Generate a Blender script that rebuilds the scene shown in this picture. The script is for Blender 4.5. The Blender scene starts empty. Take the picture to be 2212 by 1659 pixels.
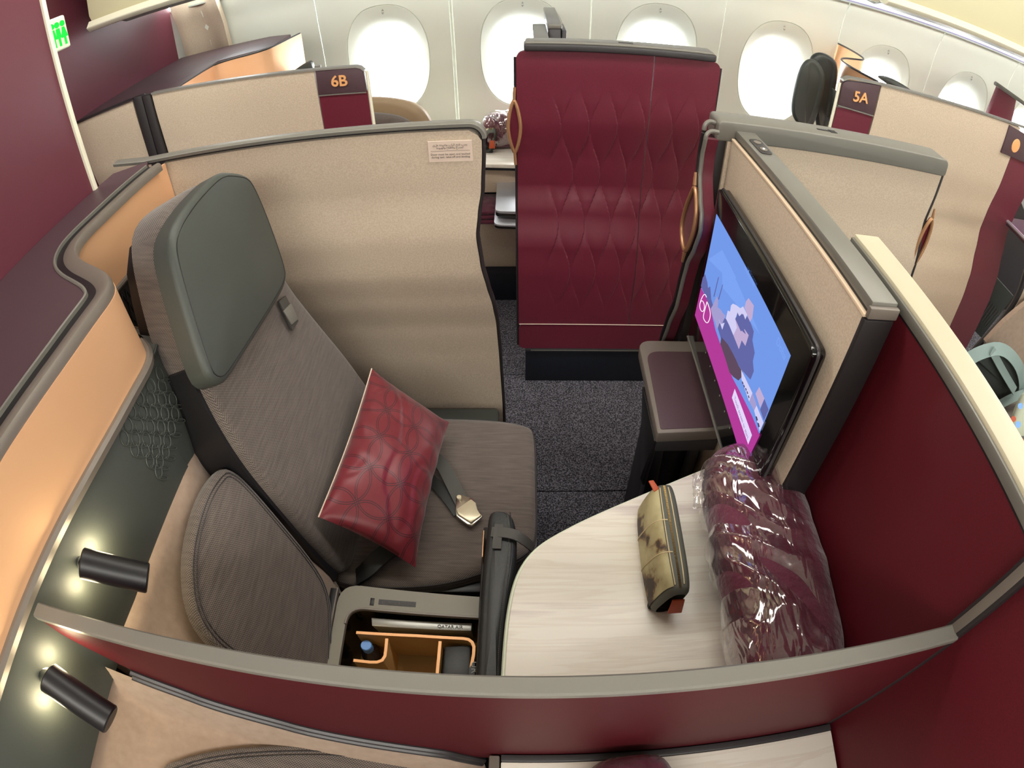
import bpy, bmesh, math, random
from mathutils import Vector, Matrix, noise
random.seed(4)
PI = math.pi
SC = bpy.context.scene
COL = SC.collection
V = Vector

# ------------------------------------------------------------------ camera
CAMH = 1.70
K1, K3 = 0.7953341756720332e-3, 0.005640550870952628e-9      # angle = K1*r + K3*r^3, r in pixels of the 2212 px frame
ROT = Matrix(((0.9997141458666137, -0.002553759903661166, 0.02377193438787868),
              (0.018867734419632846, 0.6949455950807873, -0.7188147386327584),
              (-0.014684520831724761, 0.7190577850132526, 0.6947951256735886)))
cd = bpy.data.cameras.new('camera'); cam = bpy.data.objects.new('camera', cd); COL.objects.link(cam)
cam.matrix_world = Matrix.Translation((0, 0, CAMH)) @ ROT.to_4x4()
cd.type = 'PANO'; cd.clip_start = 0.01; cd.clip_end = 60
cd.panorama_type = 'FISHEYE_LENS_POLYNOMIAL'
cd.sensor_fit = 'HORIZONTAL'; cd.sensor_width = 36.0; cd.sensor_height = 27.0
S = 2212 / 36.0
cd.fisheye_fov = PI
cd.fisheye_polynomial_k0 = 0.0
cd.fisheye_polynomial_k1 = -K1 * S
cd.fisheye_polynomial_k2 = 0.0
cd.fisheye_polynomial_k3 = -K3 * S ** 3
cd.fisheye_polynomial_k4 = 0.0
SC.camera = cam
SC.view_settings.view_transform = 'Standard'; SC.view_settings.look = 'None'
SC.view_settings.gamma = 1.0; SC.view_settings.use_curve_mapping = False
SC.view_settings.exposure = 0.64
SC.cycles.use_denoising = True
SC.cycles.max_bounces = 8; SC.cycles.transparent_max_bounces = 12
SC.cycles.sample_clamp_indirect = 6.0

# ------------------------------------------------------------------ world and lights
w = bpy.data.worlds.new('daylight'); SC.world = w; w.use_nodes = True
bg = w.node_tree.nodes['Background']; bg.inputs[0].default_value = (0.95, 0.98, 1.0, 1); bg.inputs[1].default_value = 18.0

def area(name, loc, size, power, col, rot=(0, 0, 0), spread=PI):
    l = bpy.data.lights.new(name, 'AREA'); l.shape = 'RECTANGLE'; l.size, l.size_y = size
    l.energy = power; l.color = col; l.spread = spread
    o = bpy.data.objects.new(name, l); o.location = loc; o.rotation_euler = rot; COL.objects.link(o)
    return o
area('ceiling_light', (0.2, -1.0, 2.24), (6.0, 0.6), 92, (1.0, 0.96, 0.88), (math.radians(22), 0, 0))
area('aisle_ceiling_light', (0.6, 1.2, 2.27), (6.0, 0.35), 34, (1.0, 0.95, 0.87))
area('cove_light', (0.5, 2.60, 1.665), (5.5, 0.04), 5, (1.0, 0.98, 0.92), (math.radians(40), 0, 0))

# ------------------------------------------------------------------ rays (real points seen at a given depth)
def ray(x, y):
    u, v = x - 1106.0, 829.5 - y
    r = math.hypot(u, v); th = K1 * r + K3 * r ** 3; ph = math.atan2(v, u)
    return ROT @ V((math.sin(th) * math.cos(ph), math.sin(th) * math.sin(ph), -math.cos(th)))
EYE = V((0, 0, CAMH))
def at(x, y, ax, val):
    d = ray(x, y); i = 'xyz'.index(ax)
    return EYE + d * ((val - EYE[i]) / d[i])
def onp(x, y, p0, n):
    d = ray(x, y); n = V(n)
    return EYE + d * (((V(p0) - EYE).dot(n)) / d.dot(n))

# ------------------------------------------------------------------ materials
def lin(c):
    return tuple(((x / 255) / 12.92 if x / 255 <= .04045 else ((x / 255 + .055) / 1.055) ** 2.4) for x in c[:3]) + (1,)
M = {}
def mat(name, rgb, rough=.5, metal=0, speck=None, bump=None, coat=0, spec=.5, sheen=0):
    m = bpy.data.materials.new(name); m.use_nodes = True; nt = m.node_tree
    b = nt.nodes['Principled BSDF']; b.inputs['Base Color'].default_value = lin(rgb)
    b.inputs['Roughness'].default_value = rough; b.inputs['Metallic'].default_value = metal
    b.inputs['Coat Weight'].default_value = coat; b.inputs['Specular IOR Level'].default_value = spec
    b.inputs['Sheen Weight'].default_value = sheen
    if speck or bump:
        tc = nt.nodes.new('ShaderNodeTexCoord')
    if speck:                      # (scale, second colour, contrast)
        n = nt.nodes.new('ShaderNodeTexNoise'); n.inputs['Scale'].default_value = speck[0]; n.inputs['Detail'].default_value = 3
        nt.links.new(tc.outputs['Object'], n.inputs['Vector'])
        r = nt.nodes.new('ShaderNodeValToRGB'); c = speck[2]
        r.color_ramp.elements[0].position = .5 - c; r.color_ramp.elements[1].position = .5 + c
        r.color_ramp.elements[0].color = lin(rgb); r.color_ramp.elements[1].color = lin(speck[1])
        nt.links.new(n.outputs['Fac'], r.inputs['Fac']); nt.links.new(r.outputs['Color'], b.inputs['Base Color'])
    if bump:                       # (scale, strength, distance)
        n = nt.nodes.new('ShaderNodeTexNoise'); n.inputs['Scale'].default_value = bump[0]; n.inputs['Detail'].default_value = 4
        nt.links.new(tc.outputs['Object'], n.inputs['Vector'])
        bp = nt.nodes.new('ShaderNodeBump'); bp.inputs['Strength'].default_value = bump[1]; bp.inputs['Distance'].default_value = bump[2]
        nt.links.new(n.outputs['Fac'], bp.inputs['Height']); nt.links.new(bp.outputs['Normal'], b.inputs['Normal'])
    M[name] = m
    return m
def emis(name, rgb, s):
    m = bpy.data.materials.new(name); m.use_nodes = True; nt = m.node_tree
    nt.nodes.remove(nt.nodes['Principled BSDF']); e = nt.nodes.new('ShaderNodeEmission')
    e.inputs[0].default_value = lin(rgb); e.inputs[1].default_value = s
    nt.links.new(e.outputs[0], nt.nodes['Material Output'].inputs[0]); M[name] = m
    return m
mat('cream', (203, 187, 167), .55, speck=(260, (190, 173, 152), .12))
mat('cream_edge', (232, 208, 180), .45)
mat('maroon', (104, 22, 46), .45, speck=(420, (92, 17, 39), .15), sheen=.1)
mat('divider_maroon', (76, 10, 22), .55, speck=(420, (68, 10, 19), .15), spec=.25)
mat('maroon_red', (92, 10, 26), .6, speck=(500, (78, 8, 21), .15), spec=.35)
mat('plum', (78, 57, 63), .5, speck=(500, (74, 53, 60), .12))
mat('wall_plum', (102, 48, 62), .45, speck=(300, (100, 44, 60), .15))
mat('copper', (244, 192, 148), .42, .3, bump=(300, .02, .001))
mat('copper_edge', (240, 178, 120), .4, .25)
mat('rose_gold', (186, 142, 104), .4, .55)
mat('trim', (122, 120, 113), .4, .2, bump=(900, .06, .0004))
mat('trim_light', (205, 198, 172), .45)
mat('trim_dark', (60, 58, 60), .4, .2)
mat('rim', (118, 110, 102), .4, .15, bump=(900, .05, .0004))
mat('black', (22, 21, 24), .42)
mat('post', (34, 30, 32), .5)
mat('gloss_black', (8, 8, 10), .12, coat=.4)
mat('navy', (12, 18, 30), .6)
mat('leather', (66, 70, 66), .48, bump=(700, .25, .0006), spec=.45)
mat('leather_dark', (48, 52, 50), .4, bump=(600, .3, .0007))
mat('leather_arm', (40, 42, 42), .42, bump=(500, .35, .0008))
mat('suede', (156, 134, 117), .85, speck=(60, (142, 120, 103), .25), bump=(900, .1, .0005), sheen=.3)
mat('shell_white', (232, 237, 226), .5)
mat('bin_rim', (128, 124, 112), .45, .1, bump=(900, .05, .0004))
mat('bin_cream', (214, 208, 172), .5)
mat('bin_grey', (150, 156, 150), .5)
mat('white_edge', (238, 236, 214), .5)
mat('violet_edge', (120, 112, 150), .5)
mat('seam', (120, 118, 108), .6)
mat('silver', (200, 202, 210), .3, .6)
mat('tray_silver', (176, 176, 170), .35, .5)
mat('strap', (70, 68, 64), .6, bump=(800, .3, .0006))
mat('webbing', (76, 76, 72), .7, bump=(600, .3, .0006))
mat('buckle', (216, 206, 178), .3, .35)
mat('chrome', (210, 205, 195), .18, 1.0)
mat('tan_card', (206, 166, 104), .75)
mat('cap_blue', (104, 160, 236), .35)
mat('bottle', (60, 52, 60), .08, coat=.5)
mat('olive_grey', (84, 86, 78), .6, bump=(500, .3, .0008))
mat('orange_tab', (176, 72, 34), .5)
mat('binding', (196, 178, 140), .6)
mat('zip_metal', (150, 122, 70), .35, .7)
mat('grey_screen', (168, 166, 162), .5)
mat('pocket_brown', (84, 72, 62), .8)
mat('sage', (122, 140, 138), .7, bump=(300, .2, .001))
mat('pack_dark', (44, 50, 48), .85, bump=(120, .4, .002))
mat('leather_far', (150, 128, 100), .5)
mat('window_white', (226, 228, 228), .45)
mat('print_ink', (96, 88, 84), .7)
mat('decal', (226, 206, 190), .5)
mat('decal_ink', (92, 80, 78), .7)
mat('blanket', (98, 22, 52), .75, speck=(30, (84, 16, 46), .2), bump=(26, .9, .012), sheen=.4)
mat('sign_white', (226, 236, 214), .5)
emis('sign_green', (40, 214, 70), 1.0)
emis('lamp_glow', (255, 205, 110), 26)
emis('led', (255, 178, 60), 2.2)
emis('led_white', (255, 255, 255), 2.0)
emis('strip_light', (250, 250, 255), 1.9)
emis('pink_screen', (226, 110, 190), 1.0)

def weave(name, dark, light, k):
    m = bpy.data.materials.new(name); m.use_nodes = True; nt = m.node_tree; L = nt.links.new
    b = nt.nodes['Principled BSDF']; b.inputs['Roughness'].default_value = .9; b.inputs['Sheen Weight'].default_value = .25
    uv = nt.nodes.new('ShaderNodeUVMap'); uv.uv_map = 'uv'
    sx = nt.nodes.new('ShaderNodeSeparateXYZ'); L(uv.outputs[0], sx.inputs[0])
    def mth(op, a, bb=None):
        n = nt.nodes.new('ShaderNodeMath'); n.operation = op
        for i, v in enumerate((a, bb)):
            if v is None: continue
            if isinstance(v, (int, float)): n.inputs[i].default_value = v
            else: L(v, n.inputs[i])
        return n.outputs[0]
    nz = nt.nodes.new('ShaderNodeTexNoise'); nz.inputs['Scale'].default_value = 90; L(uv.outputs[0], nz.inputs[0])
    a = mth('SINE', mth('ADD', mth('MULTIPLY', sx.outputs[0], k), mth('MULTIPLY', nz.outputs['Fac'], 2.0)))
    c = mth('SINE', mth('MULTIPLY', sx.outputs[1], k))
    p = mth('ADD', mth('MULTIPLY', mth('MULTIPLY', a, c), .5), .5)
    mp = nt.nodes.new('ShaderNodeMapping'); mp.inputs['Scale'].default_value = (14, 160, 1); L(uv.outputs[0], mp.inputs[0])
    st = nt.nodes.new('ShaderNodeTexNoise'); st.inputs['Scale'].default_value = 1.0; st.inputs['Detail'].default_value = 4; L(mp.outputs[0], st.inputs[0])
    f = mth('ADD', mth('MULTIPLY', p, .62), mth('MULTIPLY', st.outputs['Fac'], .38))
    r = nt.nodes.new('ShaderNodeValToRGB'); r.color_ramp.elements[0].color = lin(dark); r.color_ramp.elements[1].color = lin(light)
    r.color_ramp.elements[0].position = .22; r.color_ramp.elements[1].position = .8
    L(f, r.inputs[0]); L(r.outputs[0], b.inputs['Base Color'])
    bp = nt.nodes.new('ShaderNodeBump'); bp.inputs['Strength'].default_value = .3; bp.inputs['Distance'].default_value = .0008
    L(p, bp.inputs['Height']); L(bp.outputs[0], b.inputs['Normal'])
    M[name] = m
weave('tweed', (44, 39, 38), (128, 116, 108), 2 * PI / .0046)

def carpet():
    m = mat('carpet', (60, 60, 68), .95); nt = m.node_tree; L = nt.links.new; b = nt.nodes['Principled BSDF']
    tc = nt.nodes.new('ShaderNodeTexCoord')
    v = nt.nodes.new('ShaderNodeTexVoronoi'); v.inputs['Scale'].default_value = 210; L(tc.outputs['Object'], v.inputs[0])
    n = nt.nodes.new('ShaderNodeTexNoise'); n.inputs['Scale'].default_value = 210; n.inputs['Detail'].default_value = 4; L(tc.outputs['Object'], n.inputs[0])
    mx = nt.nodes.new('ShaderNodeMath'); mx.operation = 'MULTIPLY'; L(n.outputs['Fac'], mx.inputs[0]); mx.inputs[1].default_value = 1.0
    r = nt.nodes.new('ShaderNodeValToRGB'); r.color_ramp.elements[0].position = .42; r.color_ramp.elements[1].position = .66
    r.color_ramp.elements[0].color = lin((30, 29, 36)); r.color_ramp.elements[1].color = lin((124, 122, 134))
    L(mx.outputs[0], r.inputs[0]); L(r.outputs[0], b.inputs['Base Color'])
    bp = nt.nodes.new('ShaderNodeBump'); bp.inputs['Strength'].default_value = .7; bp.inputs['Distance'].default_value = .004
    L(n.outputs['Fac'], bp.inputs['Height']); L(bp.outputs[0], b.inputs['Normal'])
carpet()
def marble():
    m = mat('marble', (236, 230, 218), .3, coat=.1); nt = m.node_tree; L = nt.links.new; b = nt.nodes['Principled BSDF']
    tc = nt.nodes.new('ShaderNodeTexCoord'); mp = nt.nodes.new('ShaderNodeMapping')
    mp.inputs['Scale'].default_value = (1.1, 22, 1); mp.inputs['Rotation'].default_value = (0, 0, .04); L(tc.outputs['Object'], mp.inputs[0])
    n = nt.nodes.new('ShaderNodeTexNoise'); n.inputs['Scale'].default_value = 1.5; n.inputs['Detail'].default_value = 6; n.inputs['Distortion'].default_value = .5
    L(mp.outputs[0], n.inputs[0])
    r = nt.nodes.new('ShaderNodeValToRGB'); e = r.color_ramp.elements
    e[0].position = .26; e[0].color = lin((200, 187, 182)); e[1].position = .60; e[1].color = lin((238, 232, 220))
    x = e.new(.36); x.color = lin((226, 218, 208)); x = e.new(.42); x.color = lin((238, 232, 220)); x = e.new(.5); x.color = lin((229, 221, 208)); x = e.new(.53); x.color = lin((239, 234, 222))
    L(n.outputs['Fac'], r.inputs[0]); L(r.outputs[0], b.inputs['Base Color'])
marble()
def satin():
    m = mat('satin', (112, 26, 38), .38, sheen=.2); nt = m.node_tree; L = nt.links.new; b = nt.nodes['Principled BSDF']
    uv = nt.nodes.new('ShaderNodeUVMap'); uv.uv_map = 'cloth'
    sx = nt.nodes.new('ShaderNodeSeparateXYZ'); L(uv.outputs[0], sx.inputs[0])
    def mth(op, a, bb=None):
        n = nt.nodes.new('ShaderNodeMath'); n.operation = op
        for i, v in enumerate((a, bb)):
            if v is None: continue
            if isinstance(v, (int, float)): n.inputs[i].default_value = v
            else: L(v, n.inputs[i])
        return n.outputs[0]
    s = .088
    def frac(o, sh): return mth('FRACT', mth('ADD', mth('DIVIDE', o, s), sh))
    out = None
    fx = mth('SUBTRACT', frac(sx.outputs[0], 0), .5); fy = mth('SUBTRACT', frac(sx.outputs[1], 0), .5)
    for ox, oy in ((0, 0), (-1, 0), (1, 0), (0, -1), (0, 1), (1, 1), (-1, -1), (1, -1), (-1, 1)):
        dx = mth('ADD', fx, ox); dy = mth('ADD', fy, oy)
        d = mth('SQRT', mth('ADD', mth('MULTIPLY', dx, dx), mth('MULTIPLY', dy, dy)))
        for R in (.7071, .655):
            g = mth('LESS_THAN', mth('ABSOLUTE', mth('SUBTRACT', d, R)), .010)
            out = g if out is None else mth('MAXIMUM', out, g)
    mx = nt.nodes.new('ShaderNodeMix'); mx.data_type = 'RGBA'; L(mth('MULTIPLY', out, .9), mx.inputs[0])
    mx.inputs[6].default_value = lin((112, 26, 38)); mx.inputs[7].default_value = lin((44, 18, 30))
    L(mx.outputs[2], b.inputs['Base Color'])
satin()
def mapprint():
    m = mat('map_print', (190, 176, 120), .6); nt = m.node_tree; L = nt.links.new; b = nt.nodes['Principled BSDF']
    tc = nt.nodes.new('ShaderNodeTexCoord')
    n = nt.nodes.new('ShaderNodeTexNoise'); n.inputs['Scale'].default_value = 16; n.inputs['Detail'].default_value = 5; L(tc.outputs['Object'], n.inputs[0])
    r = nt.nodes.new('ShaderNodeValToRGB'); e = r.color_ramp.elements
    e[0].position = .40; e[0].color = lin((64, 52, 44)); e[1].position = .62; e[1].color = lin((184, 174, 132))
    x = e.new(.43); x.color = lin((120, 96, 66)); x = e.new(.46); x.color = lin((160, 148, 108))
    L(n.outputs['Fac'], r.inputs[0]); L(r.outputs[0], b.inputs['Base Color'])
mapprint()
def film(name, base, crinkle, tint=(1, 1, 1, 1)):
    m = bpy.data.materials.new(name); m.use_nodes = True; nt = m.node_tree; L = nt.links.new
    nt.nodes.remove(nt.nodes['Principled BSDF'])
    t = nt.nodes.new('ShaderNodeBsdfTransparent'); t.inputs[0].default_value = tint
    g = nt.nodes.new('ShaderNodeBsdfGlossy'); g.inputs['Roughness'].default_value = .09; g.inputs[0].default_value = (1, 1, 1, 1)
    mx = nt.nodes.new('ShaderNodeMixShader'); lw = nt.nodes.new('ShaderNodeLayerWeight'); lw.inputs[0].default_value = .35
    mr = nt.nodes.new('ShaderNodeMapRange'); mr.inputs['To Min'].default_value = base; mr.inputs['To Max'].default_value = .6
    L(lw.outputs['Facing'], mr.inputs[0]); L(mr.outputs[0], mx.inputs[0]); L(t.outputs[0], mx.inputs[1]); L(g.outputs[0], mx.inputs[2])
    if crinkle:
        tc = nt.nodes.new('ShaderNodeTexCoord'); mp = nt.nodes.new('ShaderNodeMapping')
        mp.inputs['Rotation'].default_value = (0, 0, .75); mp.inputs['Scale'].default_value = (22, 5, 8)
        L(tc.outputs['Object'], mp.inputs[0])
        n = nt.nodes.new('ShaderNodeTexNoise'); n.inputs['Scale'].default_value = 1.0; n.inputs['Detail'].default_value = 2.5; n.inputs['Distortion'].default_value = 1.2
        L(mp.outputs[0], n.inputs[0])
        bp = nt.nodes.new('ShaderNodeBump'); bp.inputs['Strength'].default_value = 1.0; bp.inputs['Distance'].default_value = crinkle
        L(n.outputs['Fac'], bp.inputs['Height']); L(bp.outputs[0], g.inputs['Normal']); L(bp.outputs[0], lw.inputs['Normal'])
    L(mx.outputs[0], nt.nodes['Material Output'].inputs[0]); M[name] = m
film('plastic_film', .17, .016)
film('pane', .03, 0)

# ------------------------------------------------------------------ building helpers
def boxuv(me):
    uvl = me.uv_layers.new(name='uv')
    for p in me.polygons:
        n = p.normal; a = max(range(3), key=lambda i: abs(n[i]))
        for li in p.loop_indices:
            c = me.vertices[me.loops[li].vertex_index].co
            if a == 0: uvl.data[li].uv = (c.y, c.z)
            elif a == 1: uvl.data[li].uv = (c.x, c.z)
            else: uvl.data[li].uv = (c.x, c.y)
def thing(name, label, cat, loc, group=None):
    o = bpy.data.objects.new(name, None); COL.objects.link(o); o.location = loc
    o.empty_display_size = .05
    tag(o, label, cat, group)
    return o
def tag(o, label, cat, group=None):
    o['label'] = label; o['category'] = cat
    if group: o['group'] = group
    return o
def struct(o):
    o['kind'] = 'structure'; return o
def origin(o):
    l = o.location.copy() if o else V((0, 0, 0))
    while o and o.parent:
        o = o.parent; l += o.location
    return l
def obj(name, bm, m, parent=None, smooth=35, label=None):
    if isinstance(bm, bmesh.types.BMesh):
        me = bpy.data.meshes.new(name); bmesh.ops.recalc_face_normals(bm, faces=bm.faces) if not getattr(bm, 'norecalc', False) else None
        bm.to_mesh(me); bm.free()
    else: me = bm
    if len(me.vertices):
        lo = V([min(v.co[i] for v in me.vertices) for i in range(3)]); hi = V([max(v.co[i] for v in me.vertices) for i in range(3)])
        c = (lo + hi) / 2
    else: c = V((0, 0, 0))
    me.transform(Matrix.Translation(-c)); me.update()
    if not me.uv_layers.get('uv'): boxuv(me)
    for x in (m if isinstance(m, (list, tuple)) else [m]): me.materials.append(M[x])
    if smooth:
        me.polygons.foreach_set('use_smooth', [True] * len(me.polygons)); me.set_sharp_from_angle(angle=math.radians(smooth))
    o = bpy.data.objects.new(name, me); COL.objects.link(o)
    if parent: o.parent = parent; o.location = c - origin(parent)
    else: o.location = c
    if label: o['label'] = label
    return o
def bev(bm, w, seg=2, ang=40):
    if w > 0:
        es = [e for e in bm.edges if len(e.link_faces) == 2 and e.calc_face_angle(0) > math.radians(ang)]
        bmesh.ops.bevel(bm, geom=es, offset=w, segments=seg, profile=.5, affect='EDGES', clamp_overlap=True)
def bbox(lo, hi, w=0, seg=2, bm=None):
    b = bmesh.new()
    r = bmesh.ops.create_cube(b, size=1)
    for v in b.verts: v.co = V([lo[i] + (v.co[i] + .5) * (hi[i] - lo[i]) for i in range(3)])
    bev(b, w, seg)
    return b
def box(name, lo, hi, m, parent=None, w=0, seg=2, **k):
    return obj(name, bbox(lo, hi, w, seg), m, parent, **k)
def prism(pts, d, w=0, seg=2):
    b = bmesh.new(); d = V(d)
    a = [b.verts.new(p) for p in pts]; c = [b.verts.new(V(p) + d) for p in pts]; n = len(a)
    b.faces.new(a); b.faces.new(c[::-1])
    for i in range(n): b.faces.new((a[i], c[i], c[(i + 1) % n], a[(i + 1) % n]))
    bmesh.ops.recalc_face_normals(b, faces=b.faces)
    bev(b, w, seg)
    return b
def slab(name, pts, d, m, parent=None, w=0, seg=2, **k):
    return obj(name, prism(pts, d, w, seg), m, parent, **k)
def roundc(pts, r, n=5, closed=True):
    """round the corners of a polyline / polygon (3D points); r a number or a list"""
    out = []; N = len(pts)
    for i, p in enumerate(pts):
        p = V(p); rr = r[i] if isinstance(r, (list, tuple)) else r
        if (not closed and i in (0, N - 1)) or rr <= 0: out.append(p); continue
        a = V(pts[i - 1]); c = V(pts[(i + 1) % N]); u = (a - p); v = (c - p)
        q = min(rr, u.length * .49, v.length * .49); s = p + u.normalized() * q; e = p + v.normalized() * q
        for k in range(n + 1):
            t = k / n; out.append(s * (1 - t) ** 2 + p * 2 * t * (1 - t) + e * t * t)
    return out
def tube(pts, r, n=8, closed=False):
    b = bmesh.new(); pts = [V(p) for p in pts]; N = len(pts); rings = []
    rr = r if isinstance(r, (list, tuple)) else [r] * N
    up = V((0, 0, 1)); prev = None
    for i, p in enumerate(pts):
        t = (pts[(i + 1) % N] - pts[i - 1]) if (closed or 0 < i < N - 1) else (pts[min(i + 1, N - 1)] - pts[max(i - 1, 0)])
        t.normalize()
        if prev is None:
            a = t.cross(up)
            if a.length < .1: a = t.cross(V((1, 0, 0)))
        else: a = prev - t * prev.dot(t)
        a.normalize(); prev = a; c = t.cross(a)
        rings.append([b.verts.new(p + (a * math.cos(2 * PI * k / n) + c * math.sin(2 * PI * k / n)) * rr[i]) for k in range(n)])
    for i in range(N if closed else N - 1):
        A, B = rings[i], rings[(i + 1) % N]
        for k in range(n): b.faces.new((A[k], A[(k + 1) % n], B[(k + 1) % n], B[k]))
    if not closed: b.faces.new(rings[0][::-1]); b.faces.new(rings[-1])
    return b
def sweep(path, sec, closed=False):
    """horizontal path; sec = list of (side offset, height) points, closed section"""
    b = bmesh.new(); P = [V(p) for p in path]; N = len(P); rings = []
    for i, p in enumerate(P):
        if closed or 0 < i < N - 1:
            t1 = (P[i] - P[i - 1]); t2 = (P[(i + 1) % N] - P[i]); t1.z = t2.z = 0; t1.normalize(); t2.normalize()
            t = (t1 + t2).normalized(); k = 1 / max(.5, t.dot(t1))
        else:
            t = (P[min(i + 1, N - 1)] - P[max(i - 1, 0)]); t.z = 0; t.normalize(); k = 1
        s = V((t.y, -t.x, 0)) * k
        rings.append([b.verts.new(p + s * a + V((0, 0, h))) for a, h in sec])
    n = len(sec)
    for i in range(N if closed else N - 1):
        A, B = rings[i], rings[(i + 1) % N]
        for k in range(n): b.faces.new((A[k], A[(k + 1) % n], B[(k + 1) % n], B[k]))
    if not closed: b.faces.new(rings[0][::-1]); b.faces.new(rings[-1])
    return b
def grid(f, nu, nv, thick=None):
    """surface f(u,v); thick = function or vector giving the back side offset (closed shell)"""
    b = bmesh.new()
    F = [[b.verts.new(f(i / nu, j / nv)) for j in range(nv + 1)] for i in range(nu + 1)]
    for i in range(nu):
        for j in range(nv): b.faces.new((F[i][j], F[i + 1][j], F[i + 1][j + 1], F[i][j + 1]))
    if thick is not None:
        th = V(thick)
        G = [[b.verts.new(F[i][j].co + th) for j in range(nv + 1)] for i in range(nu + 1)]
        for i in range(nu):
            for j in range(nv): b.faces.new((G[i][j], G[i][j + 1], G[i + 1][j + 1], G[i + 1][j]))
        for i in range(nu):
            b.faces.new((F[i][0], G[i][0], G[i + 1][0], F[i + 1][0])); b.faces.new((F[i][nv], F[i + 1][nv], G[i + 1][nv], G[i][nv]))
        for j in range(nv):
            b.faces.new((F[0][j], F[0][j + 1], G[0][j + 1], G[0][j])); b.faces.new((F[nu][j], G[nu][j], G[nu][j + 1], F[nu][j + 1]))
    return b
def resample(pts, n):
    P = [V(p) for p in pts]; P.append(P[0]); L = [0]
    for i in range(1, len(P)): L.append(L[-1] + (P[i] - P[i - 1]).length)
    out = []; j = 0
    for k in range(n):
        d = L[-1] * k / n
        while L[j + 1] < d: j += 1
        t = (d - L[j]) / max(1e-9, L[j + 1] - L[j]); out.append(P[j].lerp(P[j + 1], t))
    return out
def chaikin(pts, it=3, closed=True):
    P = [V(p) for p in pts]
    for _ in range(it):
        Q = []; N = len(P)
        for i in range(N if closed else N - 1):
            a, c = P[i], P[(i + 1) % N]; Q += [a.lerp(c, .25), a.lerp(c, .75)]
        if not closed: Q = [P[0]] + Q + [P[-1]]
        P = Q
    return P
def pad(outline, n, thick, r=.02, dome=.01, N=72, it=3, bend=None):
    """cushion: outline lies on its front plane; body goes back along -n"""
    n = V(n).normalized(); P = resample(chaikin(outline, it) if it else outline, N)
    c = sum(P, V()) / N
    area = V()
    for i in range(N): area += (P[i] - c).cross(P[(i + 1) % N] - c)
    if area.dot(n) < 0: P = P[::-1]
    nor = []
    for i in range(N):
        t = (P[(i + 1) % N] - P[i - 1]).normalized(); nor.append(n.cross(t).normalized())   # inward
    b = bmesh.new(); rings = []
    def ring(ins, h): rings.append([b.verts.new(P[i] + nor[i] * ins + n * h) for i in range(N)])
    ring(r, -thick); ring(0, -thick + r * .6); ring(0, -r)
    for k in range(1, 6):
        a = PI / 2 * k / 5; ring(r * (1 - math.cos(a)), -r * (1 - math.sin(a)))
    base = [v.co.copy() for v in rings[-1]]
    for t in (.12, .25, .4, .55, .7, .85):
        h = dome * (1 - (1 - t) ** 2)
        rings.append([b.verts.new(p.lerp(c, t) + n * h) for p in base])
    for A, B in zip(rings, rings[1:]):
        for i in range(N): b.faces.new((A[i], A[(i + 1) % N], B[(i + 1) % N], B[i]))
    cv = b.verts.new(c + n * dome); A = rings[-1]
    for i in range(N): b.faces.new((A[i], A[(i + 1) % N], cv))
    b.faces.new(rings[0][::-1])
    if bend:
        for v in b.verts: v.co = bend(v.co)
    return b
def seamline(outline, n, ins, h, r=.0015, N=72, it=3):
    n = V(n).normalized(); P = resample(chaikin(outline, it), N); c = sum(P, V()) / N; area = V()
    for i in range(N): area += (P[i] - c).cross(P[(i + 1) % N] - c)
    if area.dot(n) < 0: P = P[::-1]
    Q = []
    for i in range(N):
        t = (P[(i + 1) % N] - P[i - 1]).normalized(); Q.append(P[i] + n.cross(t).normalized() * ins + n * h)
    return tube(Q, r, 5, True)
def rrect(cx, cy, hx, hy, r, z=0, n=5):
    return roundc([V((cx - hx, cy - hy, z)), V((cx + hx, cy - hy, z)), V((cx + hx, cy + hy, z)), V((cx - hx, cy + hy, z))], r, n)
def frame_slab(outer, inner, d, w=0):
    b = bmesh.new(); d = V(d); n = len(outer)
    R = [[b.verts.new(V(p) + q) for p in ring_] for ring_ in (outer, inner) for q in (V(), d)]
    oa, ob, ia, ib = R
    for i in range(n):
        j = (i + 1) % n
        b.faces.new((oa[i], oa[j], ia[j], ia[i])); b.faces.new((ob[i], ib[i], ib[j], ob[j]))
        b.faces.new((oa[i], ob[i], ob[j], oa[j])); b.faces.new((ia[i], ia[j], ib[j], ib[i]))
    bmesh.ops.recalc_face_normals(b, faces=b.faces); bev(b, w, 2)
    return b
def loft(rings, cap=True):
    b = bmesh.new(); R = [[b.verts.new(p) for p in r] for r in rings]; n = len(R[0])
    for A, B in zip(R, R[1:]):
        for i in range(n): b.faces.new((A[i], A[(i + 1) % n], B[(i + 1) % n], B[i]))
    if cap: b.faces.new(R[0][::-1]); b.faces.new(R[-1])
    return b
def merge(*bms):
    out = bmesh.new()
    for b in bms:
        me = bpy.data.meshes.new('t'); b.to_mesh(me); b.free(); out.from_mesh(me); bpy.data.meshes.remove(me)
    return out
def lettering(name, s, o, right, up, size, m, parent, ext=.0006, font=None, align='CENTER', offset=0.0, label=None):
    cu = bpy.data.curves.new('t', 'FONT'); cu.body = s; cu.size = size; cu.extrude = ext; cu.align_x = align; cu.offset = offset
    cu.resolution_u = 4
    if font: cu.font = font
    t = bpy.data.objects.new('t', cu); COL.objects.link(t)
    dg = bpy.context.evaluated_depsgraph_get(); me = bpy.data.meshes.new_from_object(t.evaluated_get(dg))
    bpy.data.objects.remove(t); bpy.data.curves.remove(cu)
    r = V(right).normalized(); u = V(up).normalized(); n = r.cross(u)
    me.transform(Matrix(((r.x, u.x, n.x, o[0]), (r.y, u.y, n.y, o[1]), (r.z, u.z, n.z, o[2]), (0, 0, 0, 1))))
    me.name = name
    return obj(name, me, m, parent, smooth=0, label=label)
def sstep(a, b, x):
    t = min(1, max(0, (x - a) / (b - a))); return t * t * (3 - 2 * t)
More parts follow.
